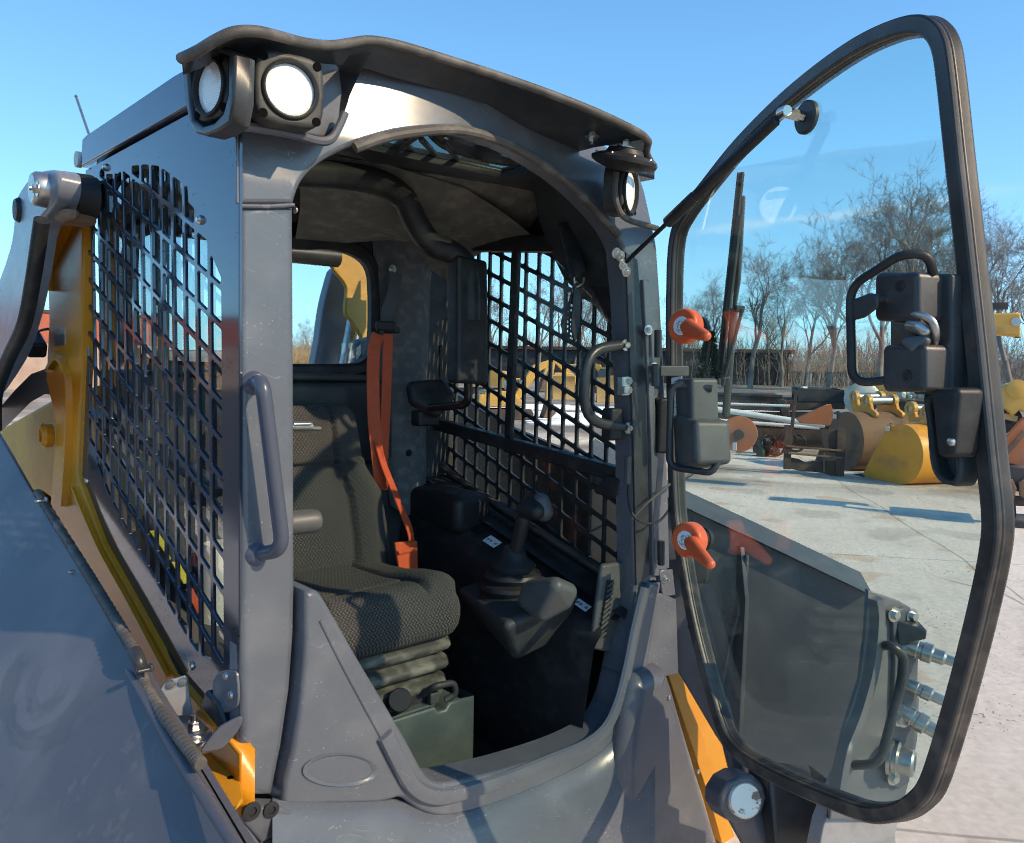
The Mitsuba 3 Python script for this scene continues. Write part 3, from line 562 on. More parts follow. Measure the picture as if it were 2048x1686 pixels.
# gas strut pad
sc = DOOR.P(1607, 234, .012)
DS('strut_pad', lathe([(0, 0), (.034, 0), (.034, .006), (.03, .010), (0, .010)], sc-DOOR.n*.01, DOOR.n, 32), 'trim_plastic')
DS('strut_washer', lathe([(0, -.006), (.033, -.006), (.033, 0), (0, 0)], DOOR.P(1613, 234, -.004), DOOR.n, 32), 'cover_plastic')
E1 = DOOR.P(1568, 224, .055)
DS('strut_bolt', cat(cyl(sc, E1, .011, 6), cyl(E1-DOOR.u*.012, E1+DOOR.u*.012, .012)), 'zinc')
# lock housing with guard loop, handle channel
Rd = np.stack([DOOR.u, DOOR.n, DOOR.v], 1)
def dbx(x0, y0, x1, y1, h0, h1, r, name, m, q=12):
    c = [DOOR.uv(x, y, (h0+h1)/2) for x, y in ((x0, y0), (x1, y0), (x1, y1), (x0, y1))]
    return DS(name, hullpts([DOOR.W(a, b, h) for a, b in c for h in (h0+r, h1-r)], r, q), m)
dbx(1848, 556, 1916, 782, -.004, .035, .006, 'lock_backplate', 'trim_plastic')
dbx(1790, 558, 1862, 632, .012, .085, .010, 'lock_housing', 'housing_plastic')
dbx(1806, 702, 1876, 772, .012, .085, .010, 'lock_housing', 'housing_plastic')
dbx(1800, 610, 1868, 715, .010, .045, .006, 'lock_core', 'black_gloss')
DS('lock_lever', hullpts([DOOR.P(1822, 650, .075), DOOR.P(1850, 662, .07), DOOR.P(1838, 652, .075)], .010, 12), 'steel')
DS('lock_lever', hullpts([DOOR.P(1816, 684, .08), DOOR.P(1828, 694, .08), DOOR.P(1850, 682, .07)], .009, 12), 'cover_plastic')
DS('lock_hook', tube([DOOR.P(1806, 634, .07), DOOR.P(1832, 628, .08), DOOR.P(1862, 640, .07), DOOR.P(1872, 665, .06), DOOR.P(1868, 690, .05)], .006, k=10, n=5), 'steel')
for x, y in ((1786, 572), (1800, 752)): DS('lock_screw', lathe([(0, 0), (.010, 0), (.009, .002), (.005, .002), (.004, .0), (0, 0)], DOOR.P(x+14, y, .0855), DOOR.n, 18), 'black_plastic')
DS('pull_loop', bent([DOOR.P(1867, 548, .05), DOOR.P(1856, 508, .07), DOOR.P(1802, 508, .10), DOOR.P(1700, 574, .115), DOOR.P(1704, 768, .115), DOOR.P(1800, 757, .06)], .0075, .03, 12, 6), 'black_plastic')
DS('release_paddle', hullpts([DOOR.P(x, y, .112) for x, y in ((1702, 606), (1740, 592), (1752, 594), (1752, 612), (1728, 630), (1704, 636))], .005), 'trim_plastic')
DS('release_rod', tube([DOOR.P(1748, 600, .11), DOOR.P(1790, 596, .06)], .005), 'zinc')
chn = spl(pp(DOOR, [(1872, 790), (1900, 795), (1926, 805), (1940, 850), (1950, 920), (1950, 955), (1938, 972), (1910, 962), (1890, 930), (1880, 860)]), 4, True)
chi = chn.mean(0)+(chn-chn.mean(0))*np.array([.66, .86])
DS('handle_channel', cat(bev(DOOR, chn, -.004, .03, .008, holes=[chi]), bev(DOOR, chn, -.006, .002, 0)), 'trim_plastic')
DS('handle_lever', hullpts([DOOR.W(*DOOR.uv(x, y, .05), h) for x, y in ((1884, 788), (1922, 788), (1896, 902), (1912, 902)) for h in (.02, .055)], .010, 12), 'black_plastic')
DS('handle_screw', lathe([(0, 0), (.0075, 0), (.006, .004), (0, .006)], DOOR.P(1903, 884, .062), DOOR.n, 18), 'zinc')
# gas strut from the far post to the door
A = fr(1252, 524, -.03); E0 = A+(E1-A)*.30
S('gas_strut', cat(cyl(E0, E1-N(E1-A)*.02, .0125, 18, .3), cyl(E0, E0+N(E1-A)*.10, .0140, 18, .2)), 'black_plastic')
S('strut_rod', cyl(A, E0, .0055, 12), 'black_gloss')

# ================================================================== inside of the cab
# floor well, seat box, rear wall, far wall, roof lining
S('floor', bev(Plane((0, 0, .49), (1, 0, 0), (0, 1, 0)), [(.03, .03), (1.2, .03), (1.2, .95), (.03, .95)], -.02, 0, 0), 'black_plastic')
S('front_kick', bev(Plane((0, .03, 0), (1, 0, 0), (0, 0, 1)), [(.03, .49), (1.15, .49), (1.15, .66), (.03, .66)], -.01, 0, 0), 'trim_plastic')
BX = Plane((0, .30, 0), (1, 0, 0), (0, 0, 1))
S('seat_box', bev(BX, [(.05, .49), (.80, .49), (.80, .700), (.712, .704), (.70, .688), (.675, .688), (.665, .705), (.05, .712)], -.45, 0, .008), 'box_green_cast')
S('seat_plate', bev(Plane((0, 0, .712), (1, 0, 0), (0, 1, 0)), [(.05, .296), (.66, .296), (.66, .34), (.05, .34)], .0, .006, .002), 'box_green_cast')
RW = Plane((0, .90, 0), (1, 0, 0), (0, 0, 1))
win = spl(np.array([(.12, 1.60), (.10, 1.64), (.10, 1.90), (.13, 1.95), (.2, 1.962), *map(tuple, pp(RW, [(590, 484), (640, 484), (690, 492), (725, 510), (745, 540), (750, 590), (749, 680), (742, 715), (724, 735), (690, 741), (590, 742)])), (.2, 1.583)]), 4, True)
S('rear_wall', bev(RW, [(.03, .49), (1.2, .49), (1.2, 2.13), (.03, 2.13)], -.02, 0, 0, holes=[win]), 'trim_plastic', smooth=False)
wf = RW.T(np.c_[win, np.zeros(len(win))])
S('rear_window_seal', sweep([(.022, -.012), (.022, .012), (.012, .02), (-.012, .02), (-.022, .012), (-.022, -.012)], wf, True, up0=RW.n), 'black_plastic')
S('rear_window', bev(RW, win, -.012, -.011, 0, back=False), 'clear_glass', smooth=False)
for y0, m_ in ((752, 'trim_plastic'), (772, 'black_plastic'), (800, 'trim_plastic')):
    S('rear_trim', bar(fr(560, y0, .87), fr(760, y0+5, .87), .022, .05, .008, upv=(0, 1, 0)), m_)
for i in range(3): S('vent_slot', bar(fr(592, 796+i*6, .845), fr(662, 800+i*6, .845), .004, .004, .001), 'cover_plastic')
S('rear_pad', rbx(fr(640, 850, .86), (.5, .06, .26), .02), 'trim_plastic')
# B pillar lining with coat hook strap
S('pillar_lining', loft([[fr(x, y, Y) for x, y, Y in r] for r in ([(744, 470, .89), (770, 474, .86), (800, 480, .85), (850, 486, .86), (878, 500, .92)], [(752, 600, .89), (776, 600, .86), (805, 600, .85), (846, 604, .86), (866, 606, .92)], [(745, 760, .89), (776, 760, .86), (805, 760, .85), (840, 762, .86), (862, 764, .92)], [(770, 930, .89), (790, 935, .86), (812, 940, .85), (842, 945, .86), (858, 948, .92)], [(780, 1010, .89), (795, 1020, .86), (815, 1030, .85), (842, 1035, .86), (858, 1040, .92)])]), 'carpet', smooth=60)
S('pillar_hole', lathe([(0, .002), (.010, .002), (.012, 0), (0, 0)], fr(818, 906, .845), (0, -1, 0), 20), 'black_gloss')
# far wall panel with the same punched grid, sliding window bars, lower rail
regf = Polygon(pp(FAR, [(878, 512), (960, 500), (1100, 494), (1262, 440), (1262, 1168), (1180, 1116), (1060, 1040), (940, 968), (884, 915), (866, 882), (872, 700)]))
f0, f1 = FAR.uv(1035, 700)[0], FAR.uv(1035, 700)[0]-.0585
hol = grid(regf, f0-.0585*9, f0+.0585*8, 18, .0755, .40, FAR.uv(1035, 650)[1]+.40*.0585*9, fill=(.80, .82), rad=.008)
fout = pp(FAR, [(1290, 1240), (1290, 300), (1100, 420), (870, 460), (846, 500), (846, 900), (870, 940), (940, 1000), (1060, 1075), (1180, 1160)])
S('far_panel', bev(FAR, [(-.04, .6), (-.04, 1.9), (-.14, 2.02), (-.14, 2.13), (-1.02, 2.13), (-1.02, .6)], -.008, 0, .0015, hol, steps=1), 'dark_paint')
S('far_window', bev(FAR, pp(FAR, [(866, 500), (1262, 440), (1262, 1168), (1060, 1040), (866, 890)]), .035, .036, 0, back=False), 'side_glass', smooth=False)
S('window_bar', bar(FAR.P(1034, 470, .045), FAR.P(1017, 905, .045), .030, .018, .004, upv=(1, 0, 0)), 'black_plastic')
S('window_bar', bar(FAR.P(880, 690, .04), FAR.P(878, 770, .04), .020, .014, .004, upv=(1, 0, 0)), 'black_plastic')
S('window_rail', bar(FAR.P(840, 838, .05), FAR.P(1262, 955, .05), .04, .038, .005, upv=(1, 0, 0)), 'black_plastic')
seal = spl([FAR.P(x, y, .03) for x, y in [(868, 500), (862, 700), (858, 870), (870, 915), (920, 960), (1060, 1050), (1180, 1128), (1262, 1180)]], 6)
S('window_seal', tube(seal, .012, k=8), 'gasket_rubber')
S('upper_rail', bar(FAR.P(860, 488, .03), FAR.P(1140, 488, .03), .05, .06, .008, upv=(1, 0, 0)), 'black_plastic')
S('window_latch', hullpts([FAR.P(x, y, .07) for x, y in ((1215, 955), (1240, 960), (1236, 985), (1222, 990), (1194, 982))], .008), 'black_plastic')
S('far_sill_trim', loft([[FAR.P(x, y, h) for x, y in [(846, 880), (858, 925), (920, 975), (1060, 1066), (1180, 1144), (1262, 1196)]] for h in (.02,)] + [[FAR.P(x, y, h) for x, y in [(820, 900), (840, 945), (900, 1000), (1040, 1092), (1150, 1168), (1250, 1240)]] for h in (.10,)]), 'black_plastic')
# side console with stickers, vent column, pod and joystick
CT = Plane((0, 0, .98), (1, 0, 0), (0, 1, 0))
S('side_console', loft([[np.array([x, y, z]) for x, z in ((1.15, z0+.02), (1.10, z0+.02), (1.06, z0), (1.00, z0-.02), (.97, z0-.06), (.93, z0-.28), (.93, .49))] for y, z0 in ((.02, .93), (.15, .955), (.4, 1.02), (.62, 1.10), (.75, 1.17), (.88, 1.20))]), 'black_plastic', smooth=40)
S('console_box', rbx((1.04, .74, 1.13), (.15, .28, .13), .03), 'boot_black')
lab = [((985, 1045), .055, .036, 1), ((1112, 1135), .07, .03, 1), ((1140, 1160), .03, .028, 1), ((1165, 1180), .05, .026, 1), ((950, 1030), .06, .03, 0), ((1040, 1080), .05, .02, 2)]
for (x, y), w, d, wht in lab:
    c = sd(x, y, 1.035); y_ = c[1]
    z_ = np.interp(y_, [.02, .15, .4, .62, .75, .88], [.93, .955, 1.02, 1.10, 1.17, 1.20])-.006
    e = N([0, .25, .065]); P = Plane((1.035, y_, z_+.006), e, N([-1, 0, -.36])); 
    if P.n[2] < 0: P = Plane((1.035, y_, z_+.006), -e, N([-1, 0, -.36]))
    S('console_sticker', bev(P, [(-w/2, -d/2), (w/2, -d/2), (w/2, d/2), (-w/2, d/2)], 0, .0012, 0), ('black_gloss', 'white_print', 'yellow_print')[wht])
    if wht == 1:
        for q in (-.3, 0.1, .35): S('sticker_mark', bev(P, [(w*q-.005, -.004), (w*q+.005, -.002), (w*q+.002, .006), (w*q-.006, .004)], .0013, .0018, 0), 'ink')
pc = sd(1085, 1200, .86)
S('control_pod', hullpts([(.80, .17, .93), (.98, .12, .985), (1.02, .34, .99), (.86, .42, .95), (.86, .20, .84), (1.0, .2, .86), (.98, .36, .84)], .02, 14), 'trim_plastic')
S('pod_cap', hullpts([sd(x, y, X) for x, y, X in ((1062, 1180, .86), (1110, 1174, .86), (1134, 1184, .90), (1085, 1222, .85), (1056, 1200, .85), (1126, 1200, .89))], .026, 20), 'cover_plastic')
jb = sd(1024, 1168, .93)
S('joystick_boot', lathe([(r*1.3, h*1.3) for r, h in [(.0, -.05), (.075, -.045), (.078, -.03), (.066, -.024), (.072, -.012), (.070, -.004), (.058, .002), (.064, .012), (.060, .020), (.048, .026), (.050, .034), (.044, .042), (.03, .052), (.022, .075), (0, .078)]], jb+np.array([0, 0, .01]), (0.05, 0, 1), 32), 'boot_black')
jt = sd(1050, 1018, .93)
S('joystick', cat(hullpts([jb+np.array([0, 0, .05]), jb+(jt-jb)*.85], .021, 14), hullpts([jt, jt+np.array([.0, -.045, .0]), jt+np.array([.02, -.02, .02])], .024, 16)), 'boot_black')
S('joystick_knob', hullpts([jt+np.array([.028, -.045, -.005]), jt+np.array([.026, -.035, .02])], .027, 20), 'cover_plastic')
vc = [fr(x, y, Y) for x, y, Y in ((1205, 1135, .05), (1246, 1128, .05), (1232, 1300, .05), (1184, 1290, .05), (1210, 1132, .12), (1246, 1128, .12), (1240, 1300, .12))]
S('vent_column', hullpts(vc, .010, 10), 'cover_plastic')
S('vent_grille', bar(fr(1222, 1160, .036), fr(1205, 1275, .036), .026, .004, .001, upv=(0, 1, 0)), 'black_gloss')
for i in range(11):
    t = i/10.; x, y = 1223-19*t, 1166+106*t
    S('vent_slat', bar(fr(x-7, y+7, .032), fr(x+8, y-7, .032), .004, .006, .001, upv=(0, 1, 0)), 'cover_plastic')
S('right_lower_trim', loft([[fr(x, y, Y) for x, y, Y in r] for r in ([(1262, 1160, .03), (1250, 1290, .03), (1225, 1400, .03), (1180, 1460, .03)], [(1240, 1180, .16), (1180, 1320, .2), (1120, 1400, .26), (1050, 1420, .30)])]), 'black_plastic', smooth=60)
#S('pedal', bev(Plane(fr(1120, 1375, .22), N([1, .5, .1]), N([-.3, .6, .5])), [(-.10, -.06), (.10, -.06), (.10, .06), (-.10, .06)], 0, .012, .004), 'gasket_rubber')

# near side console, seen through the punched flank
S('near_console', loft([[np.array([x, y, z]) for x, z in ((.03, z0+.01), (.10, z0+.02), (.15, z0+.01), (.20, z0-.02), (.235, z0-.06), (.25, z0-.28), (.25, .49))] for y, z0 in ((.06, .93), (.15, .955), (.4, 1.02), (.62, 1.08), (.75, 1.12), (.88, 1.14))]), 'cover_plastic', smooth=40)
S('filler_neck', lathe([(0, .10), (.035, .10), (.045, .08), (.048, .0), (.06, -.10), (0, -.10)], np.array([.13, .40, 1.10]), (0, 0, 1), 26), 'off_white')
S('near_pod', hullpts([(.08, .50, 1.14), (.20, .48, 1.14), (.10, .74, 1.20), (.21, .74, 1.20)], .03, 14), 'cover_plastic')
NS = Plane((.06, 0, 0), (0, -1, 0), (0, 0, 1))
for (x0, y0, x1, y1), m_ in (((306, 1062, 346, 1118), 'yellow_print'), ((350, 1124, 374, 1166), 'yellow_print'), ((378, 1178, 402, 1226), 'belt_orange')): S('console_sticker', bar(NS.P(x0, y0), NS.P(x1, y1), .004, .016, .001, upv=(1, 0, 0)), m_)
S('console_sticker', bev(NS, pp(NS, [(381, 1108), (399, 1108), (400, 1132), (383, 1132)]), 0, .003, 0), 'red_print')

# roof lining, skylight, mirror, trim of the far front post, monitor
S('headliner', loft([[np.array([x, y, z]) for x, z in ((.05, 2.06+o), (.12, 2.10+o), (.35, 2.115+o), (.6, 2.12+o), (.85, 2.10+o), (1.0, 2.05+o), (1.13, 1.99+o))] for y, o in ((.44, -.0), (.55, -.005), (.7, -.02), (.8, -.05), (.88, -.10))]), 'headliner', smooth=60)
S('headliner', loft([[fr(x, y, Y) for x, y, Y in r] for r in ([(600, 300, .44), (700, 310, .44), (800, 322, .44), (900, 340, .42), (1000, 345, .38), (1090, 345, .30)], [(600, 420, .70), (700, 440, .68), (800, 455, .62), (900, 462, .56), (1000, 440, .50), (1100, 400, .42)], [(590, 480, .89), (690, 486, .88), (780, 480, .84), (870, 488, .80), (980, 478, .7), (1120, 470, .5)])]), 'headliner', smooth=60)
SK = Plane((0, 0, 2.075), (1, 0, 0), (0, 1, 0))
S('skylight_frame', cat(bar(fr(792, 296, .40), fr(975, 332, .40), .02, .02, .004), bar(fr(792, 296, .40), fr(830, 268, .1), .02, .02, .004)), 'black_plastic')
for t in (.2, .45, .7): S('skylight_bar', bar(fr(792+183*t, 296+36*t, .385), fr(760+183*t, 262+36*t, .12), .012, .012, .003), 'dark_paint')
S('skylight', bev(Plane((0, 0, 2.135), (1, 0, 0), (0, 1, 0)), [(.36, .12), (.9, .12), (.9, .34), (.36, .34)], 0, .002, 0, back=False), 'roof_glass', smooth=False)
S('lining_screw', lathe([(0, 0), (.006, 0), (.005, .004), (0, .005)], fr(964, 333, .38), (0, -.5, -1), 12), 'zinc')
mp = Plane(fr(970, 297, .20), N([1, .12, .02]), N([.0, -.34, 1]))
mo = spl([mp.uv(x, y) for x, y in [(872, 268), (940, 262), (1010, 275), (1060, 292), (1062, 316), (1040, 332), (985, 328), (920, 312), (886, 294)]], 5, True)
S('mirror', bev(mp, mo, -.03, .0, .008), 'black_plastic', label='inside mirror under the arch of the cab opening')
mi_ = mo.mean(0)+(mo-mo.mean(0))*.86
S('mirror_glass', bev(mp, mi_, .0005, .0015, 0), 'mirror', smooth=False)
S('post_trim', loft([[fr(x, y, Y) for x, y, Y in r] for r in ([(1055, 316, .30), (1066, 380, .34), (1078, 440, .36), (1100, 500, .36), (1130, 560, .34)], [(1130, 365, .10), (1140, 420, .16), (1150, 480, .18), (1165, 530, .18), (1180, 570, .18)], [(1200, 425, .03), (1215, 470, .05), (1225, 510, .06), (1232, 545, .06), (1235, 580, .06)], [(1252, 520, .02), (1254, 540, .02), (1256, 560, .02), (1258, 580, .02), (1258, 660, .02)])]), 'trim_plastic', smooth=60)
S('post_trim', loft([[fr(x, y, Y) for x, y, Y in r] for r in ([(1130, 560, .34), (1180, 570, .18), (1235, 580, .06), (1258, 590, .02)], [(1170, 590, .34), (1200, 620, .18), (1236, 660, .06), (1258, 680, .02)], [(1246, 680, .20), (1248, 682, .12), (1252, 684, .05), (1260, 690, .02)])]), 'black_plastic', smooth=60)
S('monitor', hullpts([fr(x, y, Y) for x, y, Y in ((1120, 452, .20), (1140, 448, .20), (1166, 540, .14), (1140, 552, .14), (1128, 452, .26), (1160, 545, .22))], .008, 10), 'black_plastic')
S('monitor_bracket', tube([fr(1144, 600, .16), fr(1146, 578, .15), fr(1166, 566, .14), (fr(1168, 556, .14))], .004, k=8), 'zinc')
S('radio', cat(rbx(fr(1012, 440, .62), (.16, .05, .10), .012), rbx(fr(985, 440, .60), (.02, .02, .05), .005)), 'black_plastic')
for i in range(4): S('radio_button', rbx(fr(985+i*11, 436+i*4, .585), (.014, .01, .014), .003), 'dark_paint')
# padded restraint bar swung up, with its pivot
bp = [fr(x, y, Y) for x, y, Y in ((520, 350, .40), (600, 346, .40), (690, 352, .42), (760, 366, .44), (806, 396, .46), (832, 446, .48), (862, 486, .48), (905, 506, .47), (932, 535, .46), (937, 580, .45), (937, 640, .45))]
S('restraint_bar', tube(bp, .034, k=16, n=5), 'black_plastic', label='thick black restraint bar swung up under the roof')
pad = [fr(x, y, Y) for x, y, Y in ((912, 520, .45), (960, 530, .45), (962, 760, .45), (912, 758, .45))]
S('restraint_pad', hullpts([p+np.array([0, d, 0]) for p in pad for d in (-.012, .02)], .012, 12), 'black_plastic')
S('restraint_rod', bent([fr(936, 755, .45), fr(938, 808, .46), fr(886, 814, .60), fr(860, 816, .66)], .0125, .05, 12, 6), 'black_gloss')
S('restraint_pivot', hullpts([fr(x, y, Y) for x, y, Y in ((826, 776, .75), (880, 772, .72), (896, 792, .70), (830, 800, .74), (870, 822, .70))], .022, 14), 'black_plastic')
S('pivot_bracket', rbx(fr(850, 836, .74), (.08, .05, .05), .008), 'black_plastic')

# ---- seat
st = M+'__seat'; labels[st] = {'label': 'dark patterned fabric operator seat'}
def soft(m, L=.018, it=6):
    k = m3.Manifold(m3.Mesh(np.float32(m.vertices), np.uint32(m.faces))).refine_to_length(L); q = man(k); trimesh.smoothing.filter_taubin(q, iterations=it); return q
def cush(c, s, r, R=None, dent=None):
    m = rbx(c, s, r, R, 20); m = man(m3.Manifold(m3.Mesh(np.float32(m.vertices), np.uint32(m.faces))).refine_to_length(.007))
    if dent is not None:
        v = np.array(m.vertices); m.vertices = dent(v)
    return m
SX = .485
lean = math.radians(8)
Rb = np.array([[1, 0, 0], [0, math.cos(lean), math.sin(lean)], [0, -math.sin(lean), math.cos(lean)]])
def dent_back(v):
    q = (v-np.array([SX, .76, 1.2]))
    s = np.sign(q[:, 0]); a = np.abs(q[:, 0])
    v = v.copy()
    v[:, 1] -= .030*np.exp(-((a-.22)/.05)**2)*(q[:, 1] < .0)*(q[:, 2] < .12)          # side bolsters
    v[:, 1] += .020*np.exp(-((a-.155)/.008)**2)*(q[:, 1] < 0)                          # seams beside the centre panel
    v[:, 1] += .020*np.exp(-((q[:, 2]-.11)/.008)**2)*(q[:, 1] < 0)*(a < .19)
    v[:, 0] = SX+(v[:, 0]-SX)*np.interp(v[:, 2], [.98, 1.08, 1.22, 1.3, 1.4, 1.5], [1.02, 1.06, 1.0, .82, .78, .74])
    return v
obj('backrest', cush((SX+.025, .765, 1.215), (.52, .13, .54), .055, Rb, dent_back), 'seat_fabric', st, smooth=60)
def dent_seat(v):
    q = v-np.array([SX, .48, .98]); a = np.abs(q[:, 0]); v = v.copy(); t = q[:, 2] > .02
    v[:, 2] += .022*np.exp(-((a-.20)/.06)**2)*t*np.clip((.12-q[:, 1])/.2, 0, 1) - .018*np.exp(-((a-.145)/.008)**2)*t
    v[:, 2] -= .018*np.exp(-((q[:, 1]+.09)/.008)**2)*t*(a < .15)
    v[:, 2] += .02*np.clip(-q[:, 1]/.2, 0, 1)*t
    return v
obj('cushion', cush((SX-.005, .505, .950), (.55, .46, .145), .06, None, dent_seat), 'seat_fabric', st, smooth=60)
def bell(i):
    z = .885-.052*i; w = .255-.004*i
    return [(w-.034, z+.002), (w-.016, z-.004), (w-.003, z-.012), (w+.002, z-.022), (w-.003, z-.032), (w-.018, z-.041), (w-.036, z-.047)]
prof = []
for i in range(3): prof += bell(i)
rows = []
for w, z in prof:
    d = w-.245; pts = [(SX-w, .33-d*.9+.02), (SX-w+.03, .31-d*.9), (SX, .31-d*.9), (SX+w-.03, .31-d*.9), (SX+w, .33-d*.9+.02), (SX+w, .5), (SX+w-.02, .7), (SX-w+.02, .7), (SX-w, .5)]
    rows.append([(x, y, z) for x, y in pts])
obj('bellows', loft(rows, True), 'bellows_rubber', st, smooth=50, label='dusty ribbed rubber bellows')
obj('base', rbx((SX-.03, .50, .725), (.46, .36, .05), .01), 'black_plastic', st)
obj('rail', rbx((SX+.05, .36, .722), (.36, .05, .014), .003), 'box_green_cast', st)
obj('latch_lever', cat(bent([fr(846, 1388, .31), fr(870, 1372, .27), fr(908, 1365, .27), fr(912, 1388, .27), fr(890, 1400, .28)], .009, .015, 10, 4), rbx(fr(866, 1395, .30), (.03, .02, .03), .004)), 'trim_plastic', st)
obj('weight_knob', cyl(fr(800, 1400, .31), fr(800, 1400, .27), .03), 'black_plastic', st)
obj('hinge_cover', rbx(fr(745, 1150, .62), (.03, .10, .05), .008), 'cover_plastic', st)
lk = fr(612, 1043, .25)
obj('armrest_knob', lathe([(0, -.06), (.022, -.058), (.027, -.04), (.027, .015), (.022, .03), (.012, .035), (0, .036)], lk, (1, -.15, .0), 24), 'cover_plastic', st, label='round end of the near joystick beside the backrest')
S('silver_tube', cat(cyl(fr(560, 853, .45), fr(622, 853, .46), .012), cyl(fr(622, 856, .46), fr(640, 857, .465), .006), rbx(fr(604, 848, .445), (.05, .012, .008), .003)), 'steel')
# ---- orange seat belt
bt = M+'__seat_belt'; labels[bt] = {'label': 'bright orange seat belt hanging from the pillar loop'}
def strap(pts, w=.048, side=None, m='belt_orange', name='strap'):
    p = spl(pts, 6); q = .0014
    return obj(name, sweep([(-w/2, -q), (w/2, -q), (w/2, q), (-w/2, q)], p, up0=side if side is not None else (0, -1, 0)), m, bt, smooth=40)
strap([fr(756, 668, .74), fr(748, 700, .735), fr(746, 760, .73), fr(748, 840, .73), fr(754, 900, .73), fr(762, 980, .74)], .038, (-.35, -1, 0))
strap([fr(776, 668, .745), fr(774, 740, .745), fr(771, 820, .745), fr(767, 900, .745), fr(765, 980, .75)], .040, (.2, -1, 0))
strap([fr(754, 880, .735), fr(768, 930, .72), fr(790, 985, .69), (fr(808, 1030, .66)), fr(820, 1062, .65), fr(824, 1092, .64), fr(819, 1100, .63)], .042, (.55, -.8, .1))
obj('buckle_pad', bev(Plane(fr(814, 1112, .60), N([1, .2, 0]), N([-.18, .0, 1])), [(-.042, -.052), (.034, -.052), (.048, .04), (-.042, .05)], -.004, .004, .002), 'belt_orange', bt)
obj('buckle_band', bev(Plane(fr(816, 1100, .592), N([1, .2, 0]), N([-.18, .0, 1])), [(-.04, -.006), (.038, -.006), (.04, .006), (-.042, .006)], 0, .002, 0), 'belt_orange', bt)
obj('top_loop', cat(rbx(fr(772, 652, .75), (.07, .02, .03), .008), rbx(fr(782, 660, .76), (.06, .02, .02), .006)), 'black_plastic', bt)
obj('hanger', sweep([(-.022, -.0015), (.022, -.0015), (.022, .0015), (-.022, .0015)], spl([fr(792, 545, .82), fr(786, 590, .80), fr(776, 620, .78), fr(774, 650, .76)], 6), up0=(0, -1, 0)), 'belt_grey', bt)
obj('hanger_bolt', hexbolt(fr(785, 538, .82), (0, -1, 0), .008, 0), 'zinc', bt)

# ---- a net pouch hanging inside the far upper corner: its own thing
pch = thing('hanging_pouch', 'small black perforated pouch hanging inside the far upper corner of the cab', 'pouch')
pr = fr(1146, 610, .15); pl_ = Plane(pr, N([.8, -.6, 0]), (0, 0, 1))
po = spl([pl_.uv(x, y) for x, y in [(1148, 566), (1160, 585), (1160, 640), (1152, 680), (1146, 690), (1130, 672), (1122, 650), (1128, 620), (1138, 600)]], 5, True)
hl = [np.array([(a+.0042*math.cos(q), b_+.0042*math.sin(q)) for q in np.linspace(0, 2*np.pi, 8, endpoint=False)]) for i, a in enumerate(np.arange(-.04, .03, .0125)) for b_ in np.arange(-.12, .04, .0125)+(i % 2)*.006 if Polygon(po).buffer(-.009).contains(Point(a, b_))]
obj('net', bev(pl_, po, -.003, .0, 0, hl), 'black_plastic', pch)
obj('flap', hullpts([pl_.P(x, y, .01) for x, y in ((1150, 575), (1160, 585), (1158, 650), (1150, 680), (1144, 660))], .004), 'trim_plastic', pch)
obj('hook', tube([fr(1150, 540, .15), fr(1148, 556, .15), fr(1150, 572, .15)], .003, k=8), 'zinc', pch)

# ================================================================== loader arms, chassis flank, rear tower
A0, A1 = sd(-60, 765, -.10), sd(520, 1756, -.10)
AU = N(A1-A0); AV = N(np.cross(AU, N(np.cross([-1, 0, -.10], AU))))
ARM = Plane(A0, AU, ARMV)
if ARM.n[2] < 0: ARM.n = -ARM.n
L_ = np.linalg.norm(A1-A0)
def armpl(pts, h0, h1, r):
    q = Plane(ARM.p, ARM.u, -ARM.v if np.dot(np.cross(ARM.u, ARM.v), ARM.n) < 0 else ARM.v)
    return q, [(a, -b if np.dot(np.cross(ARM.u, ARM.v), ARM.n) < 0 else b) for a, b in pts], h0, h1, r
la = M+'__loader_arm'
q, pts_, h0_, h1_, r_ = armpl([(0, 0), (L_*.38, .004), (L_*.62, -.002), (L_, 0), (L_+.6, .02), (L_+.6, .50), (L_, .52), (0, .42)], -.012, 0, .003)
scene[la] = mikit.ply(subdiv(bev(q, pts_, h0_, h1_, r_), .5), 'arm_paint', 35); labels[la] = {'label': 'broad dusty grey loader arm beside the cab'}
def AP(t, w, h): return ARM.p+ARM.u*t*L_+ARM.v*w+ARM.n*h
obj('side_plate', loft([[AP(t, .004, -.012) for t in (0, .5, 1, 1.3)], [AP(t, .10, -.07) for t in (0, .5, 1, 1.3)]]), 'arm_paint', la)
ei = [AP(t, w, h) for t, w, h in ((.42, .0, -.003), (.55, -.002, -.005), (.70, -.003, -.007), (.85, -.004, -.009), (1.0, -.005, -.010), (1.25, -.006, -.010))]
obj('folded_edge', loft([ei, [p+ARM.n*-.008+ARM.v*-.008 for p in ei], [p+ARM.n*-.014+ARM.v*.01 for p in ei]]), 'arm_paint', la, smooth=60)
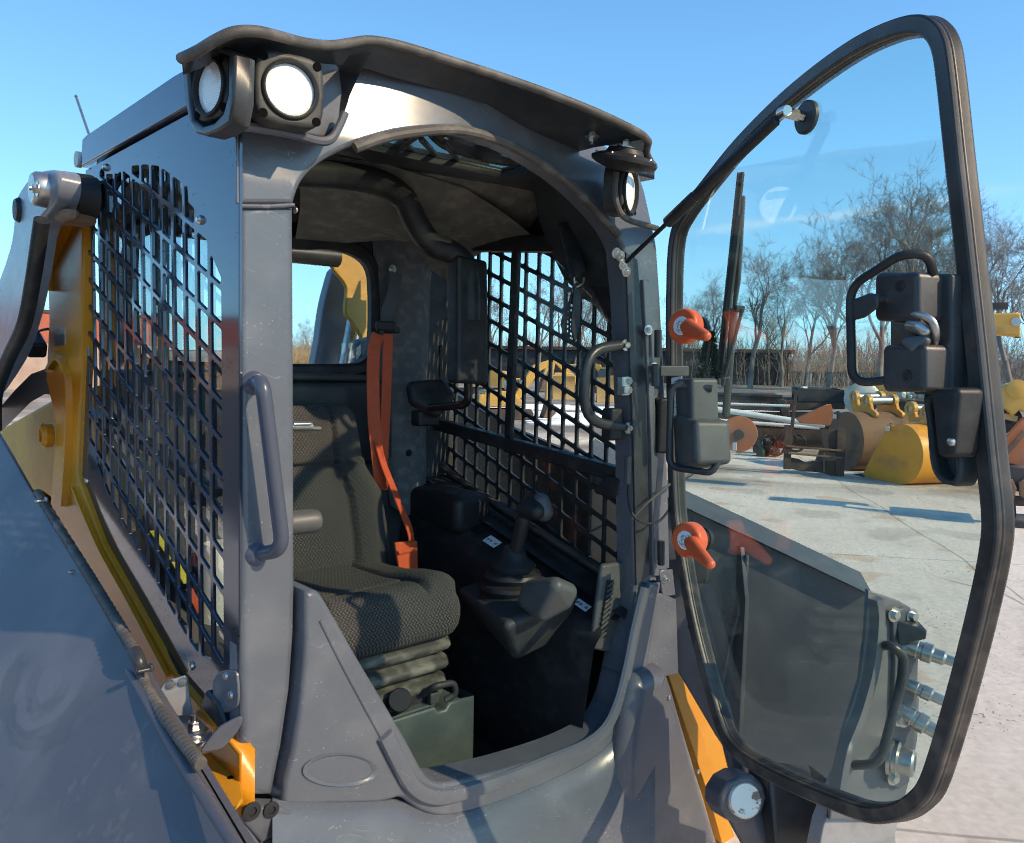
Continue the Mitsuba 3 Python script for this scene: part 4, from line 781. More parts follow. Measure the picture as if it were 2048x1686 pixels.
# corrugated hose with clips
hz = spl([sd(x, y, X) for x, y, X in ((76, 985, -.096), (122, 1060, -.096), (172, 1140, -.097), (206, 1196, -.098), (246, 1262, -.10), (276, 1316, -.102), (284, 1352, -.098), (302, 1392, -.102), (334, 1440, -.106), (374, 1494, -.108), (402, 1528, -.108))], 14)
s = 1+.07*np.sin(np.arange(len(hz))*2.2)
obj('corrugated_hose', sweep(circ(.0105, 10), spl(hz, 2), False, None, 1+.10*np.sin(np.arange(len(spl(hz, 2)))*1.55)), 'bead_rubber', la, label='ribbed grey hose along the inner arm edge')
obj('hose_cuff', tube(hz[66:80], .0125, k=12), 'dark_paint', la)
obj('steel_line', tube([sd(x, y, X) for x, y, X in ((120, 1115, -.096), (170, 1202, -.098), (215, 1277, -.10), (258, 1340, -.105), (290, 1395, -.11), (350, 1500, -.114), (412, 1600, -.118), (470, 1690, -.12), (530, 1780, -.12))], .010, k=12, n=6), 'arm_paint', la)
for x, y in ((288, 1340), (82, 1002), (150, 1143), (30, 948)):
    p = sd(x, y, -.105); obj('hose_clip', cat(rbx(p, (.028, .012, .008), .003), rbx(p+np.array([.012, 0, .002]), (.008, .016, .014), .003)), 'dark_paint' if x == 288 else 'steel', la)
# chassis flank
FL = Plane((-.014, 0, 0), (0, -1, 0), (0, 0, 1))
fl = pp(FL, [(140, 410), (164, 420), (165, 640), (153, 950), (203, 1086), (347, 1349), (394, 1404), (478, 1508), (478, 1660), (400, 1600), (300, 1430), (170, 1220), (80, 1060), (60, 980), (100, 1010), (113, 850), (92, 760), (98, 640), (95, 530)])
S('chassis_flank', bev(FL, fl, -.03, 0, .006), 'flank_yellow_shade')
S('flank_edge', sweep([(-.003, -.008), (.003, -.008), (.003, .009), (-.003, .009)], spl([FL.P(x, y, .0) for x, y in ((150, 975), (200, 1092), (262, 1205), (340, 1352))], 6), up0=FL.n), 'flank_yellow_shade')
S('tower_edge', sweep([(-.01, -.02), (.01, -.02), (.01, .02), (-.01, .02)], [FL.P(x, y, .01) for x, y in ((152, 412), (96, 532), (94, 580))], up0=FL.n), 'flank_yellow_shade')
S('tower_rib', sweep([(-.012, -.01), (.012, -.01), (.006, .012), (-.006, .012)], spl([FL.P(x, y, .004) for x, y in ((100, 740), (118, 716), (134, 740), (140, 800), (138, 900), (130, 1010))], 6), up0=FL.n), 'flank_yellow_shade')
S('pivot_boss', lathe([(.018, .0), (.034, 0), (.036, .02), (.026, .03), (.02, .03), (.018, .01)], FL.P(104, 870, 0), FL.n, 28), 'flank_yellow_shade')
S('serial_plate', bev(FL, pp(FL, [(111, 656), (131, 655), (131, 690), (111, 692)]), 0, .002, 0), 'steel')
S('screw_head', lathe([(0, 0), (.007, 0), (.005, .004), (0, .005)], FL.P(151, 1110, 0), FL.n, 12), 'zinc')
S('rear_lamp', rbx(sd(68, 689, -.05), (.05, .09, .045), .008, np.array([[1, 0, 0], [0, .9, -.43], [0, .43, .9]])), 'black_plastic')
S('lamp_lead', tube([sd(x, y, -.03) for x, y in ((66, 674), (72, 665), (84, 660), (96, 658))], .004, k=8, n=4), 'black_plastic')
S('rear_fender', loft([[sd(x, y, X) for x, y in ((0, 815), (30, 780), (62, 748), (90, 738), (112, 742))] for X in (-.16, .0)]+[[sd(x, y+36, 0) for x, y in ((0, 830), (30, 800), (62, 768), (90, 752), (112, 755))]]), 'casting_paint')
S('rear_body', bev(FL, pp(FL, [(-60, 860), (30, 800), (112, 770), (120, 1000), (180, 1230), (60, 1100), (-60, 960)]), -.16, -.11, .01), 'yellow_old')
S('lower_frame', bev(FL, pp(FL, [(150, 1130), (300, 1320), (320, 1430), (140, 1250)]), -.10, -.05, .006), 'black_plastic')
# rear link, pins and a dark tube painting the shaded inner link face
LK = Plane((-.13, 0, 0), (0, -1, 0), (0, 0, 1))
S('link_arm', bev(LK, spl(pp(LK, [(60, 352), (96, 338), (112, 352), (108, 400), (88, 432), (70, 462), (58, 540), (40, 630), (10, 720), (-50, 800), (-70, 700), (-20, 600), (14, 510), (26, 455), (30, 400)]), 4, True), -.05, .0, .012), 'link_paint')
S('link_shade_tube', tube([sd(x, y, -.155) for x, y in ((84, 440), (78, 480), (66, 560), (48, 650), (16, 720), (-8, 790), (-10, 860))], .017, k=12, n=6), 'black_plastic')
pc = LK.P(92, 380, .0)
S('link_pin', cat(lathe([(0, .03), (.032, .03), (.038, .022), (.04, 0), (.04, -.02), (.034, -.025), (.034, -.03), (.042, -.033), (.042, -.055), (0, -.055)], pc, LK.n, 30)), 'steel')
S('pin_nut', hexbolt(LK.P(76, 378, .03), LK.n, .010, .8), 'zinc')
S('pin_boss', lathe([(0, 0), (.044, 0), (.046, -.02), (.05, -.045), (0, -.045)], sd(150, 392, -.055), (-1, 0, 0), 26), 'black_plastic')
S('pin_cap', lathe([(0, .012), (.026, .010), (.032, 0), (.032, -.03), (0, -.03)], LK.P(38, 420, .0), LK.n, 26), 'black_plastic')
S('tower_cap', cat(rbx(sd(150, 400, -.05), (.08, .07, .12), .01), hullpts([sd(x, y, -.10) for x, y in ((92, 420), (150, 428), (120, 436))], .010)), 'rust_brown')
S('tower_ear', lathe([(0, 0), (.02, 0), (.02, .012), (0, .012)], sd(162, 320, -.005), (-1, 0, 0), 20), 'off_white')
S('antenna', cat(cyl(sd(180, 275, .1), sd(153, 196, .1), .004, 10), lathe([(0, -.006), (.006, 0), (0, .006)], sd(152, 193, .1), (0, 0, 1), 10)), 'steel')
# front mount: bracket, rubber mount bolt, yellow plate
MB = Plane(sd(350, 1400, -.06), N([.85, -.5, 0]), (0, 0, 1))
S('mount_bracket', bev(MB, spl(np.array([MB.uv(x, y) for x, y in [(320, 1392), (324, 1374), (338, 1362), (358, 1356), (374, 1354), (378, 1390), (384, 1428), (368, 1432), (350, 1430), (336, 1420)]]), 3, True), -.005, 0, .002), 'bracket_white')
for x, y in ((342, 1369), (366, 1364)): S('rivet', lathe([(0, 0), (.009, 0), (.007, .004), (0, .005)], MB.P(x, y, .001), MB.n, 14), 'steel')
mb = sd(388, 1466, -.05)
DK = Plane(mb, (1, 0, 0), (0, 1, 0))
S('mount_plate', bev(DK, [DK.uv(x, y) for x, y in [(346, 1428), (384, 1424), (424, 1462), (420, 1478), (392, 1488), (366, 1470)]], -.008, 0, .002), 'steel')
S('mount_bolt', cat(lathe([(0, 0), (.024, 0), (.025, .005), (.017, .009), (0, .009)], mb, (0, 0, 1), 24), hexbolt(mb+np.array([0, 0, .009]), (0, 0, 1), .0115, 1.3)), 'zinc')
ME = Plane(sd(445, 1475, -.03), N([.92, -.38, 0]), (0, 0, 1))
S('mount_ear', bev(ME, spl(np.array([ME.uv(x, y) for x, y in [(402, 1504), (414, 1484), (436, 1458), (458, 1444), (482, 1434), (484, 1446), (470, 1470), (446, 1496), (424, 1502)]]), 3, True), -.006, 0, .002), 'casting_paint')
S('cab_clevis', hullpts([sd(x, y, -.004) for x, y in ((418, 1388), (440, 1410), (452, 1450), (440, 1455), (410, 1410))], .008), 'dark_paint')
S('mount_lug', bev(SIDE, spl(np.array([SIDE.uv(x, y) for x, y in [(430, 1362), (446, 1342), (470, 1340), (478, 1352), (478, 1410), (452, 1424), (434, 1404)]]), 3, True), .0, .005, .002), 'casting_paint')
for x, y in ((452, 1352), (462, 1390)): S('lug_bolt', lathe([(0, 0), (.008, 0), (.006, .004), (0, .005)], SIDE.P(x, y, .005), SIDE.n, 14), 'zinc')
DP_ = Plane(gr(440, 1540, .86), (1, 0, 0), (0, 1, 0))
S('deck_plate', bev(DP_, [DP_.uv(x, y) for x, y in ((404, 1508), (448, 1498), (476, 1540), (486, 1596), (466, 1616), (436, 1572))], -.008, 0, .002), 'yellow_paint')
S('deck_hole', lathe([(0, .0008), (.006, .0008), (.006, 0), (0, 0)], DP_.P(461, 1555, 0), (0, 0, 1), 14), 'hole_black')

# ---- what the rear window shows of the machine's own tail
RT = Plane((0, 1.34, 0), (1, 0, 0), (0, 0, 1))
S('rear_tube', cyl(fr(520, 500, 1.30), fr(676, 516, 1.30), .034, 24), 'dark_paint')
S('rear_tower', bev(RT, spl(pp(RT, [(560, 440), (640, 450), (790, 460), (800, 720), (740, 700), (722, 672), (705, 644), (691, 625), (694, 581), (687, 563), (669, 541), (652, 508), (634, 488), (560, 480)]), 3, True), -.02, 0, .006), 'yellow_old', label='dull yellow tail tower seen through the rear window')
RQ = Plane((0, 1.50, 0), (1, 0, 0), (0, 0, 1))
S('rear_strut', bev(RQ, spl(pp(RQ, [(672, 536), (700, 560), (704, 620), (712, 650), (702, 680), (693, 760), (630, 760), (638, 682), (646, 621), (658, 570)]), 3, True), -.05, 0, .01), 'link_paint')
S('rear_ram', cyl(fr(706, 640, 1.42), fr(684, 760, 1.42), .026, 22), 'steel')
S('rear_bumper', cat(hullpts([fr(x, y, 1.25) for x, y in ((716, 690), (740, 684), (750, 704), (718, 706))], .022, 14), hullpts([fr(x, y, 1.25) for x, y in ((712, 726), (740, 722), (750, 744), (716, 744))], .022, 14)), 'link_paint')

# ---- the other loader arm, seen through the opened door
lb = M+'__loader_arm_001'
B0 = sd(1372, 1012, 1.36); NB = N([-.80, -.60, 0])
ARB = Plane(B0, N(np.cross([0, 0, 1], NB)), (0, 0, 1))
if np.dot(ARB.n, NB) < 0: ARB = Plane(B0, -ARB.u, (0, 0, 1))
bo = pp(ARB, [(1180, 905), (1376, 1018), (1500, 1075), (1742, 1190), (1790, 1300), (1800, 1480), (1760, 1640), (1600, 1640), (1470, 1530), (1430, 1470), (1330, 1300), (1180, 1200)])
scene[lb] = mikit.ply(bev(ARB, bo, -.02, 0, .005), 'casting_paint', 35); labels[lb] = {'label': 'far loader arm seen through the door glass'}
RS = Plane((1.37, 0, 0), (0, -1, 0), (0, 0, 1))
obj('rear_section', bev(RS, pp(RS, [(840, 745), (926, 797), (1001, 845), (1180, 922), (1385, 1020), (1385, 1260), (1180, 1230), (840, 1040)]), -.02, 0, .005), 'dark_paint', lb)
obj('rear_flange', loft([[RS.P(x, y, h) for x, y in ((840, 745), (926, 797), (1001, 845), (1180, 922), (1385, 1020))] for h in (.025, -.16)]), 'cover_plastic', lb)
bt_ = [ARB.P(x, y, .0) for x, y in ((1180, 905), (1376, 1018), (1500, 1075), (1742, 1190))]
obj('top_flange', loft([[p+NB*.03+np.array([0, 0, .006]) for p in bt_], [p-NB*.14+np.array([0, 0, .03]) for p in bt_]]), 'cover_plastic', lb)
obj('gusset', bev(Plane(ARB.P(1475, 1200, .0), N(ARB.n*.8+ARB.u*.25), (0, 0, 1)), [(-.01, -.42), (.06, -.42), (.07, .02), (.02, .16), (.0, .16)], -.006, .006, .002), 'casting_paint', lb)
obj('gusset_weld', tube([ARB.P(x, y, .03) for x, y in spl([(1494, 1110), (1488, 1180), (1462, 1290), (1440, 1400)], 5)], .006, k=8), 'casting_paint', lb)
obj('pivot_block', hullpts([ARB.P(x, y, h) for x, y in ((1372, 1110), (1410, 1108), (1410, 1160), (1375, 1160)) for h in (.02, .06)], .01), 'dark_paint', lb)
# coupler plate, grab handle, quick couplers
CP = Plane(fr(1780, 1400, -.62), N([.92, -.38, 0]), (0, 0, 1))
co = [CP.uv(x, y) for x, y in [(1738, 1180), (1800, 1202), (1822, 1215), (1832, 1248), (1828, 1330), (1840, 1400), (1836, 1480), (1820, 1560), (1800, 1640), (1660, 1640), (1668, 1560), (1690, 1460), (1722, 1360), (1734, 1260)]]
S('coupler_plate', bev(CP, co, -.012, 0, .004), 'scuffed_paint')
rib = [CP.P(x, y, .010) for x, y in spl([(1752, 1196), (1756, 1240), (1746, 1330), (1722, 1420), (1692, 1500), (1676, 1590)], 5)]
S('coupler_rib', sweep([(-.012, -.01), (.012, -.01), (.010, .014), (-.006, .016)], rib, up0=CP.n), 'scuffed_paint')
S('coupler_mount', bev(CP, [CP.uv(x, y) for x, y in [(1778, 1226), (1800, 1212), (1826, 1226), (1830, 1300), (1826, 1440), (1812, 1560), (1790, 1575), (1768, 1560), (1778, 1440), (1782, 1320)]], 0, .012, .004), 'casting_paint')
S('coupler_handle', bent([CP.P(1762, 1292, .0), CP.P(1780, 1290, .05), CP.P(1808, 1310, .06), CP.P(1804, 1360, .06), CP.P(1760, 1528, .06), CP.P(1708, 1530, .0)], .0105, .035, 14, 6), 'dark_paint')
def coupler(x, y, r, ax, n_):
    p = CP.P(x, y, .01); a = N(ax)
    return S('hydraulic_coupler', cat(lathe([(0, 0), (r, 0), (r, .02), (r*.9, .022), (r*.9, .03), (r, .032), (r, .05), (r*.72, .054), (r*.72, .075), (r*.5, .08), (r*.5, .105), (r*.42, .11), (0, .11)], p, a, 26), lathe([(0, -.02), (r*1.15, -.02), (r*1.15, 0), (0, 0)], p, a, 6)), 'steel')
coupler(1816, 1292, .022, CP.n+CP.u*.7-CP.v*.2, 3); coupler(1816, 1368, .016, CP.n+CP.u*.7-CP.v*.35, 3); coupler(1808, 1424, .022, CP.n+CP.u*.6-CP.v*.45, 3)
S('hydraulic_cap', lathe([(0, .0), (.040, 0), (.040, .008), (.034, .010), (.034, .018), (.040, .020), (.030, .024), (.030, .05), (.026, .054), (.017, .054), (.015, .04), (0, .04)], CP.P(1778, 1514, .01), CP.n+CP.u*.7, 30), 'steel')
S('coupler_hood', hullpts([CP.P(x, y, h) for x, y, h in ((1796, 1245, .01), (1850, 1262, .05), (1848, 1275, .05), (1800, 1285, .02), (1830, 1240, .01))], .004), 'dark_paint')
for x, y in ((1788, 1229), (1824, 1232), (1798, 1438), (1808, 1440), (1786, 1556)): S('bolt', hexbolt(CP.P(x, y, .012), CP.n, .010, 0), 'zinc')
S('coupler_foot', bev(CP, [CP.uv(x, y) for x, y in [(1700, 1560), (1760, 1590), (1800, 1560), (1812, 1640), (1790, 1760), (1640, 1760), (1660, 1660)]], -.06, -.02, .004), 'bracket_white', label='coupler base worn through to pale scraped paint')
TB = Plane(fr(1680, 1640, -.50), N([.9, -.45, 0]), (0, 0, 1))
S('cross_member', bev(TB, pp(TB, [(1540, 1560), (1670, 1570), (1672, 1760), (1560, 1760)]), -.1, 0, .01), 'dark_paint')
S('cross_member', bev(TB, pp(TB, [(1672, 1600), (1790, 1600), (1800, 1760), (1690, 1760)]), -.1, 0, .01), 'bracket_white')
# lift cylinder end with its pin
CYP = fr(1478, 1594, -.34); PAX = N([-.50, -.82, .28]); CX = N([.80, -.55, .12])
tb0, tb1 = fr(1470, 1500, -.26), fr(1590, 1800, -.34)
S('cylinder_eye', hullpts([CYP+PAX*h+d for h in (-.06, .012) for d in ([.044*math.cos(a), -.026*math.cos(a), .05*math.sin(a)] for a in np.linspace(0, 6.28, 12))], .012, 12), 'casting_paint')
S('lift_cylinder', cat(cyl(CYP-PAX*.03+np.array([.02, 0, -.02]), fr(1640, 1900, -.42), .047, 30), cyl(fr(1440, 1400, -.22), fr(1475, 1545, -.26), .022, 16)), 'casting_paint')
S('cylinder_pin', lathe([(0, .016), (.038, .016), (.042, .012), (.042, -.02), (0, -.02)], CYP+PAX*.022, PAX, 32), 'worn_pin')
S('cylinder_plug', hexbolt(fr(1582, 1668, -.29), N([-.2, -1, .4]), .012, 0), 'casting_paint')

# ================================================================== the yard behind
def az_pt(x, D, z=0.):
    d = ray(x, 720); d[2] = 0; d = N(d); return np.array([CAM[0]+d[0]*D, CAM[1]+d[1]*D, z])
def facing(x, y, turn=0., back=0.):
    """An upright plane standing on the ground at this spot, turned by so many degrees from square-on."""
    p = gr(x, y); d = N([p[0]-CAM[0], p[1]-CAM[1], 0]); p = p+d*back
    u = np.array([d[1], -d[0], 0]); a = math.radians(turn)
    u = u*math.cos(a)+np.array([d[0], d[1], 0])*math.sin(a)
    return Plane((p[0], p[1], 0), u, (0, 0, 1))
def poly(pl, pts): return [pl.uv(x, y) for x, y in pts]

# ---- two digging buckets on the ground
def bucket(label, fp, width, R, shell, turn, ears_at, badge=True, group=None):
    """fp: foot point, R: radius of the curved back. Local axes: a along the width, b towards the mouth, z up."""
    t = thing('excavator_bucket', label, 'excavator bucket', group)
    p = gr(*fp); d = N([p[0]-CAM[0], p[1]-CAM[1], 0]); a = math.radians(turn)
    ax = np.array([d[1], -d[0], 0])*math.cos(a)+d*math.sin(a); bx = np.cross(ax, [0, 0, 1])   # bx: away from the width axis
    P = Plane(p+ax*width, bx, (0, 0, 1))          # profile plane; the width runs back to the foot point
    th = np.radians(np.linspace(-92, 118, 26)); back = [(R*math.cos(q)*.95, R+R*math.sin(q)) for q in th]
    top = back[-1]; mouth = (-1.75*R, .12*R)
    outl = [(-1.85*R, 0), (-.6*R, 0)]+back+[(-.62*R, 1.98*R), (-.8*R, 1.72*R)]
    th2 = .035
    inner = [(x*.93, R+(z-R)*.94) for x, z in back]
    ring = back+inner[::-1]
    obj('shell', bev(P, ring, 0, width, .006), shell, t)
    obj('floor_plate', bev(P, [(-1.8*R, .0), (-.03*R, .0), (-.03*R, .05*R), (-1.8*R, .03*R)], 0, width, .004), shell, t)
    for h in (0, width-.03): obj('side_plate', bev(P, outl, h-.004, h+.034, .005), shell, t)
    obj('lip', bev(P, [(-2.0*R, -.0), (-1.7*R, -.0), (-1.7*R, .06*R), (-1.95*R, .04*R)], -.02, width+.02, .004), 'rust_dark', t)
    for i in range(4):
        w0 = width*(.06+.29*i); obj('tooth', bev(P, [(-2.35*R, .0), (-1.9*R, .0), (-1.9*R, .09*R)], w0, w0+.07, .003), 'rust_dark', t)
    ear = [(-.62*R, 1.9*R), (.55*R, 1.78*R), (.62*R, 2.0*R), (.35*R, 2.12*R), (.22*R, 2.42*R), (.02*R, 2.52*R), (-.12*R, 2.40*R), (-.2*R, 2.22*R), (-.38*R, 2.20*R), (-.48*R, 2.50*R), (-.66*R, 2.62*R), (-.8*R, 2.5*R), (-.76*R, 2.2*R)]
    for h in ears_at: obj('ear', bev(P, ear, h*width, h*width+.05, .008), 'bucket_yellow', t)
    for (x, z) in ((.06*R, 2.38*R), (-.64*R, 2.48*R)):
        obj('pin', cyl(P.W(x, z, ears_at[0]*width), P.W(x, z, ears_at[1]*width+.05), .075*R/.5, 18), 'steel', t)
        for h in ears_at: obj('pin_collar', lathe([(.05, 0), (.10, 0), (.10, .07), (.05, .07)], P.W(x, z, h*width-.01), P.n, 18), 'cat_yellow', t)
    if badge: obj('lifting_eye', cat(rbx(P.W(.93*R, 1.15*R, width*.48), (.10, .06, .16), .02), lathe([(.035, -.02), (.07, -.02), (.07, .02), (.035, .02)], P.W(.98*R, 1.15*R, width*.48), P.u, 14)), 'rust_brown', t)
    obj('size_plate', bev(P, [(-.70*R, 1.72*R), (-.50*R, 1.72*R), (-.50*R, 1.88*R), (-.70*R, 1.88*R)], width+.034, width+.038, 0), 'off_white', t)
    return t
bucket('bright yellow digging bucket resting on the wet concrete by the door edge', (1800, 968), 1.05, .42, 'bucket_yellow', 42, (.28, .62), group=None)
bucket('brown rusty digging bucket with yellow ears behind the rusted frame', (1690, 940), 1.15, .46, 'rust_brown', 35, (.30, .70))

# ---- rusted fork frame standing on the ground
FF = facing(1625, 950, 12)
t = thing('fork_frame', 'dark rusted pallet fork frame standing on the concrete before the brown bucket', 'fork frame')
def B(x0, y0, x1, y1, w, d, m, name, h=0., pl=FF): return obj(name, bar(pl.P(x0, y0, h), pl.P(x1, y1, h), d, w, .006, upv=pl.n), m, t)
B(1576, 850, 1574, 938, .07, .10, 'rust_dark', 'upright'); B(1682, 858, 1678, 958, .10, .12, 'rust_dark', 'upright'); B(1592, 780, 1576, 935, .03, .05, 'rust_dark', 'upright', -.2)
B(1572, 892, 1688, 902, .03, .03, 'rust_brown', 'crossbar', .04); B(1576, 906, 1684, 916, .025, .03, 'rust_brown', 'crossbar', .06)
obj('back_plate', bev(FF, poly(FF, [(1640, 858), (1688, 862), (1684, 905), (1660, 905), (1648, 900)]), -.05, 0, .005), 'rust_dark', t)
obj('lower_plate', bev(FF, poly(FF, [(1580, 915), (1598, 918), (1612, 925), (1672, 922), (1678, 955), (1640, 945), (1600, 942), (1575, 936)]), -.05, 0, .005), 'rust_dark', t)
B(1648, 905, 1648, 945, .02, .03, 'rust_brown', 'strut', .02)

# ---- auger disc, pipes, trailer, engine, tank, drum, hoses
DP = facing(1492, 908, -20)
t = thing('cable_reel', 'round rust edged reel lying on its side left of the scrap engine', 'reel')
c = DP.P(1478, 868); obj('flange', lathe([(0, 0), (.32, 0), (.33, .02), (.32, .04), (.05, .05), (0, .05)], c, DP.n+DP.u*.45, 32), 'rust_orange', t)
obj('flange', lathe([(0, 0), (.30, 0), (.30, .03), (0, .03)], c-(DP.n+DP.u*.45)*.28, DP.n+DP.u*.45, 32), 'off_white', t)
obj('hub', cyl(c-(DP.n+DP.u*.45)*.28, c+(DP.n+DP.u*.45)*.12, .09), 'black_iron', t)
obj('spoke', bar(c, c-DP.v*.26-DP.u*.10, .06, .04), 'black_iron', t)
obj('tag', bev(DP, poly(DP, [(1470, 884), (1478, 884), (1478, 900), (1470, 900)]), .10, .11, 0), 'white_print', t)
for i, (x0, y0, x1, y1, r, bk) in enumerate([(1410, 815, 1650, 851, .055, 1.2), (1400, 838, 1640, 856, .035, 1.6), (1400, 806, 1580, 812, .03, 3.5)]):
    PP_ = facing(1540, 915, 0, bk)
    k = obj('steel_pipe', tube([PP_.P(x0, y0), PP_.P(x1, y1)], r, k=14), 'pipe_white'); tag(k, ('upper white pipe running behind the rusted frame to the brown bucket', 'lower thin white pipe running behind the rusted frame', 'thin pale pipe on the long dark trailer')[i], 'pipe')
TR = facing(1560, 890, 4, 2.5)
t = thing('flat_trailer', 'long low dark trailer with a raised black box behind the pipes', 'trailer')
obj('bed', bev(TR, poly(TR, [(1380, 790), (1560, 792), (1572, 800), (1690, 802), (1690, 818), (1560, 822), (1380, 818)]), -2.2, 0, .02), 'rust_dark', t)
obj('rail', bev(TR, poly(TR, [(1380, 782), (1565, 790), (1565, 795), (1380, 788)]), -.1, .05, .01), 'black_iron', t)
obj('box', bev(TR, poly(TR, [(1595, 776), (1688, 780), (1690, 806), (1595, 803)]), -1.6, .02, .02), 'black_iron', t)
obj('neck', bev(TR, poly(TR, [(1552, 796), (1572, 800), (1580, 830), (1584, 860), (1566, 860), (1562, 825)]), -.3, .05, .02), 'black_iron', t)
obj('skirt_board', bev(TR, poly(TR, [(1380, 822), (1690, 826), (1690, 846), (1380, 842)]), -.2, -.1, .01), 'rust_brown', t)
obj('bumper', rbx(TR.P(1608, 776, -.2), (.2, .1, .08), .03), 'off_white', t)
for x in (1450, 1500, 1640): obj('wheel', lathe([(0, -.12), (.26, -.12), (.32, -.08), (.32, .08), (.26, .12), (.1, .13), (0, .10)], TR.P(x, 862, -.3), TR.n, 24), 'black_iron', t)
EN = facing(1555, 918, 10, .3)
t = thing('scrap_engine', 'greenish scrap engine with coiled hoses on a wooden pallet', 'engine')
rs = random.Random(4)
for i in range(11): obj('casting', rbx(EN.P(1512+rs.random()*40, 884+rs.random()*24, -.1*rs.random()), (.10+.14*rs.random(), .12, .10+.12*rs.random()), .03), ('green_iron', 'black_iron', 'rust_dark')[i % 3], t)
for i, (x, y, r) in enumerate(((1536, 882, .12), (1552, 896, .14), (1575, 880, .15), (1592, 886, .16), (1545, 890, .10))):
    c = EN.P(x, y, .05); obj('hose_coil', tube([c+EN.u*r*math.cos(q)+EN.v*r*.9*math.sin(q)+EN.n*.02*math.sin(3*q) for q in np.linspace(0, 6.28, 24)], .022, k=8), 'black_plastic', t)
for i in range(3): obj('pallet_board', bar(EN.P(1505, 911+i*4, -.15+.1*i), EN.P(1600, 917+i*4, -.15+.1*i), .10, .022), 'rust_brown', t)
PB = facing(1560, 905, 5, .9)
t = thing('loader_blade', 'dark rusty loader blade lying behind the scrap engine', 'loader blade')
obj('face', loft([[PB.P(x, y, h) for x, y in ((1505, y0), (1600, y0+4), (1690, y0+8))] for y0, h in ((842, .0), (848, .08), (858, .12), (875, .10), (895, .0))]), 'rust_dark', t)
obj('rib', bar(PB.P(1505, 846, .12), PB.P(1690, 853, .12), .05, .05), 'rust_dark', t)
t = thing('yellow_bracket', 'faded yellow wedge shaped bracket on the trailer before the brown bucket', 'bracket')
WG = facing(1640, 925, 6, .7)
obj('wedge', bev(WG, poly(WG, [(1592, 838), (1650, 812), (1662, 808), (1672, 842), (1672, 852), (1600, 846)]), -.2, 0, .01), 'rust_orange', t)
t = thing('white_drum', 'white round drum end standing behind the two digging buckets', 'drum')
WD = facing(1725, 905, 10, 3.0); c = WD.P(1722, 798)
obj('head', lathe([(0, .06), (.15, .055), (.30, .02), (.36, -.02), (.37, -.08), (.36, -.7), (0, -.7)], c, WD.n-WD.u*.25, 36), 'off_white', t)
obj('fitting', cyl(c, c+WD.n*.12, .05), 'steel', t)
t = thing('digger_boom', 'yellow digger arm end leaning behind the white drum', 'digger arm')
YA = facing(1760, 905, 0, 3.6)
obj('boom_end', bev(YA, poly(YA, [(1742, 772), (1760, 764), (1772, 742), (1782, 748), (1790, 766), (1800, 774), (1796, 786), (1770, 792), (1752, 790)]), -.25, 0, .02), 'cat_yellow', t)
obj('knuckle', lathe([(0, 0), (.10, 0), (.10, .3), (0, .3)], YA.P(1776, 788, -.2), YA.n, 20), 'cat_yellow', t)
t = thing('mower_deck', 'dark brown hooded machine part behind the yellow bucket', 'machine part')
MD = facing(1790, 905, -5, 1.8)
obj('hood', hullpts([MD.P(x, y, h) for x, y in ((1742, 828), (1752, 806), (1772, 800), (1812, 804), (1816, 822)) for h in (-.5, .0)], .03), 'rust_dark', t)
obj('gear_case', cat(rbx(MD.P(1760, 828, .05), (.14, .2, .22), .03), rbx(MD.P(1775, 836, .05), (.12, .2, .18), .03)), 'off_white', t)
obj('post', bar(MD.P(1790, 812, .0), MD.P(1782, 870, .0), .08, .08), 'rust_brown', t)
for i in range(5): obj('hose', tube([MD.P(1778+i*4, 832+i*3, .05), MD.P(1800+i*3, 836, .18), MD.P(1830+i*6, 852+i*4, .15), MD.P(1880, 868+i*4, .0)], .022, k=8, n=6), 'black_plastic', t)
obj('motor', hullpts([MD.P(x, y, h) for x, y in ((1730, 848), (1752, 842), (1752, 858), (1734, 862)) for h in (.1, .3)], .03), 'black_iron', t)
obj('block', rbx(MD.P(1765, 885, .0), (.30, .3, .26), .03), 'rust_dark', t)
obj('valve', cyl(MD.P(1758, 882, .2), MD.P(1784, 878, .2), .06), 'rust_orange', t)
SP = facing(1840, 900, 4, 4.0)
t = thing('scrap_rack', 'dark steel rack of scrap parts behind the hoses', 'rack')
obj('frame', bev(SP, poly(SP, [(1800, 800), (1920, 806), (1920, 812), (1812, 808), (1812, 860), (1800, 860)]), -.4, 0, .01), 'rust_dark', t)
for x, y in ((1830, 830), (1862, 824), (1890, 832)): obj('crate', rbx(SP.P(x, y, -.1), (.32, .3, .34), .02), 'rust_dark', t)
obj('shelf', bar(SP.P(1800, 852, 0), SP.P(1960, 858, 0), .06, .3), 'black_iron', t)
# chips of pale rubble heaped behind: one heap
rb = []; rs = np.random.default_rng(5)
for i in range(420):
    p = SP.P(1795+rs.random()*130, 795-rs.random()*14, -1-rs.random()*1.5); m = trimesh.creation.icosphere(0, .05+.07*rs.random()); m.apply_scale(rs.uniform(.6, 1.4, 3)); m.apply_translation(p); rb.append(m)
k = obj('rubble', cat(*rb), 'off_white', smooth=False); tag(k, 'pale heap of broken rubble behind the scrap rack', 'rubble', kind='stuff')

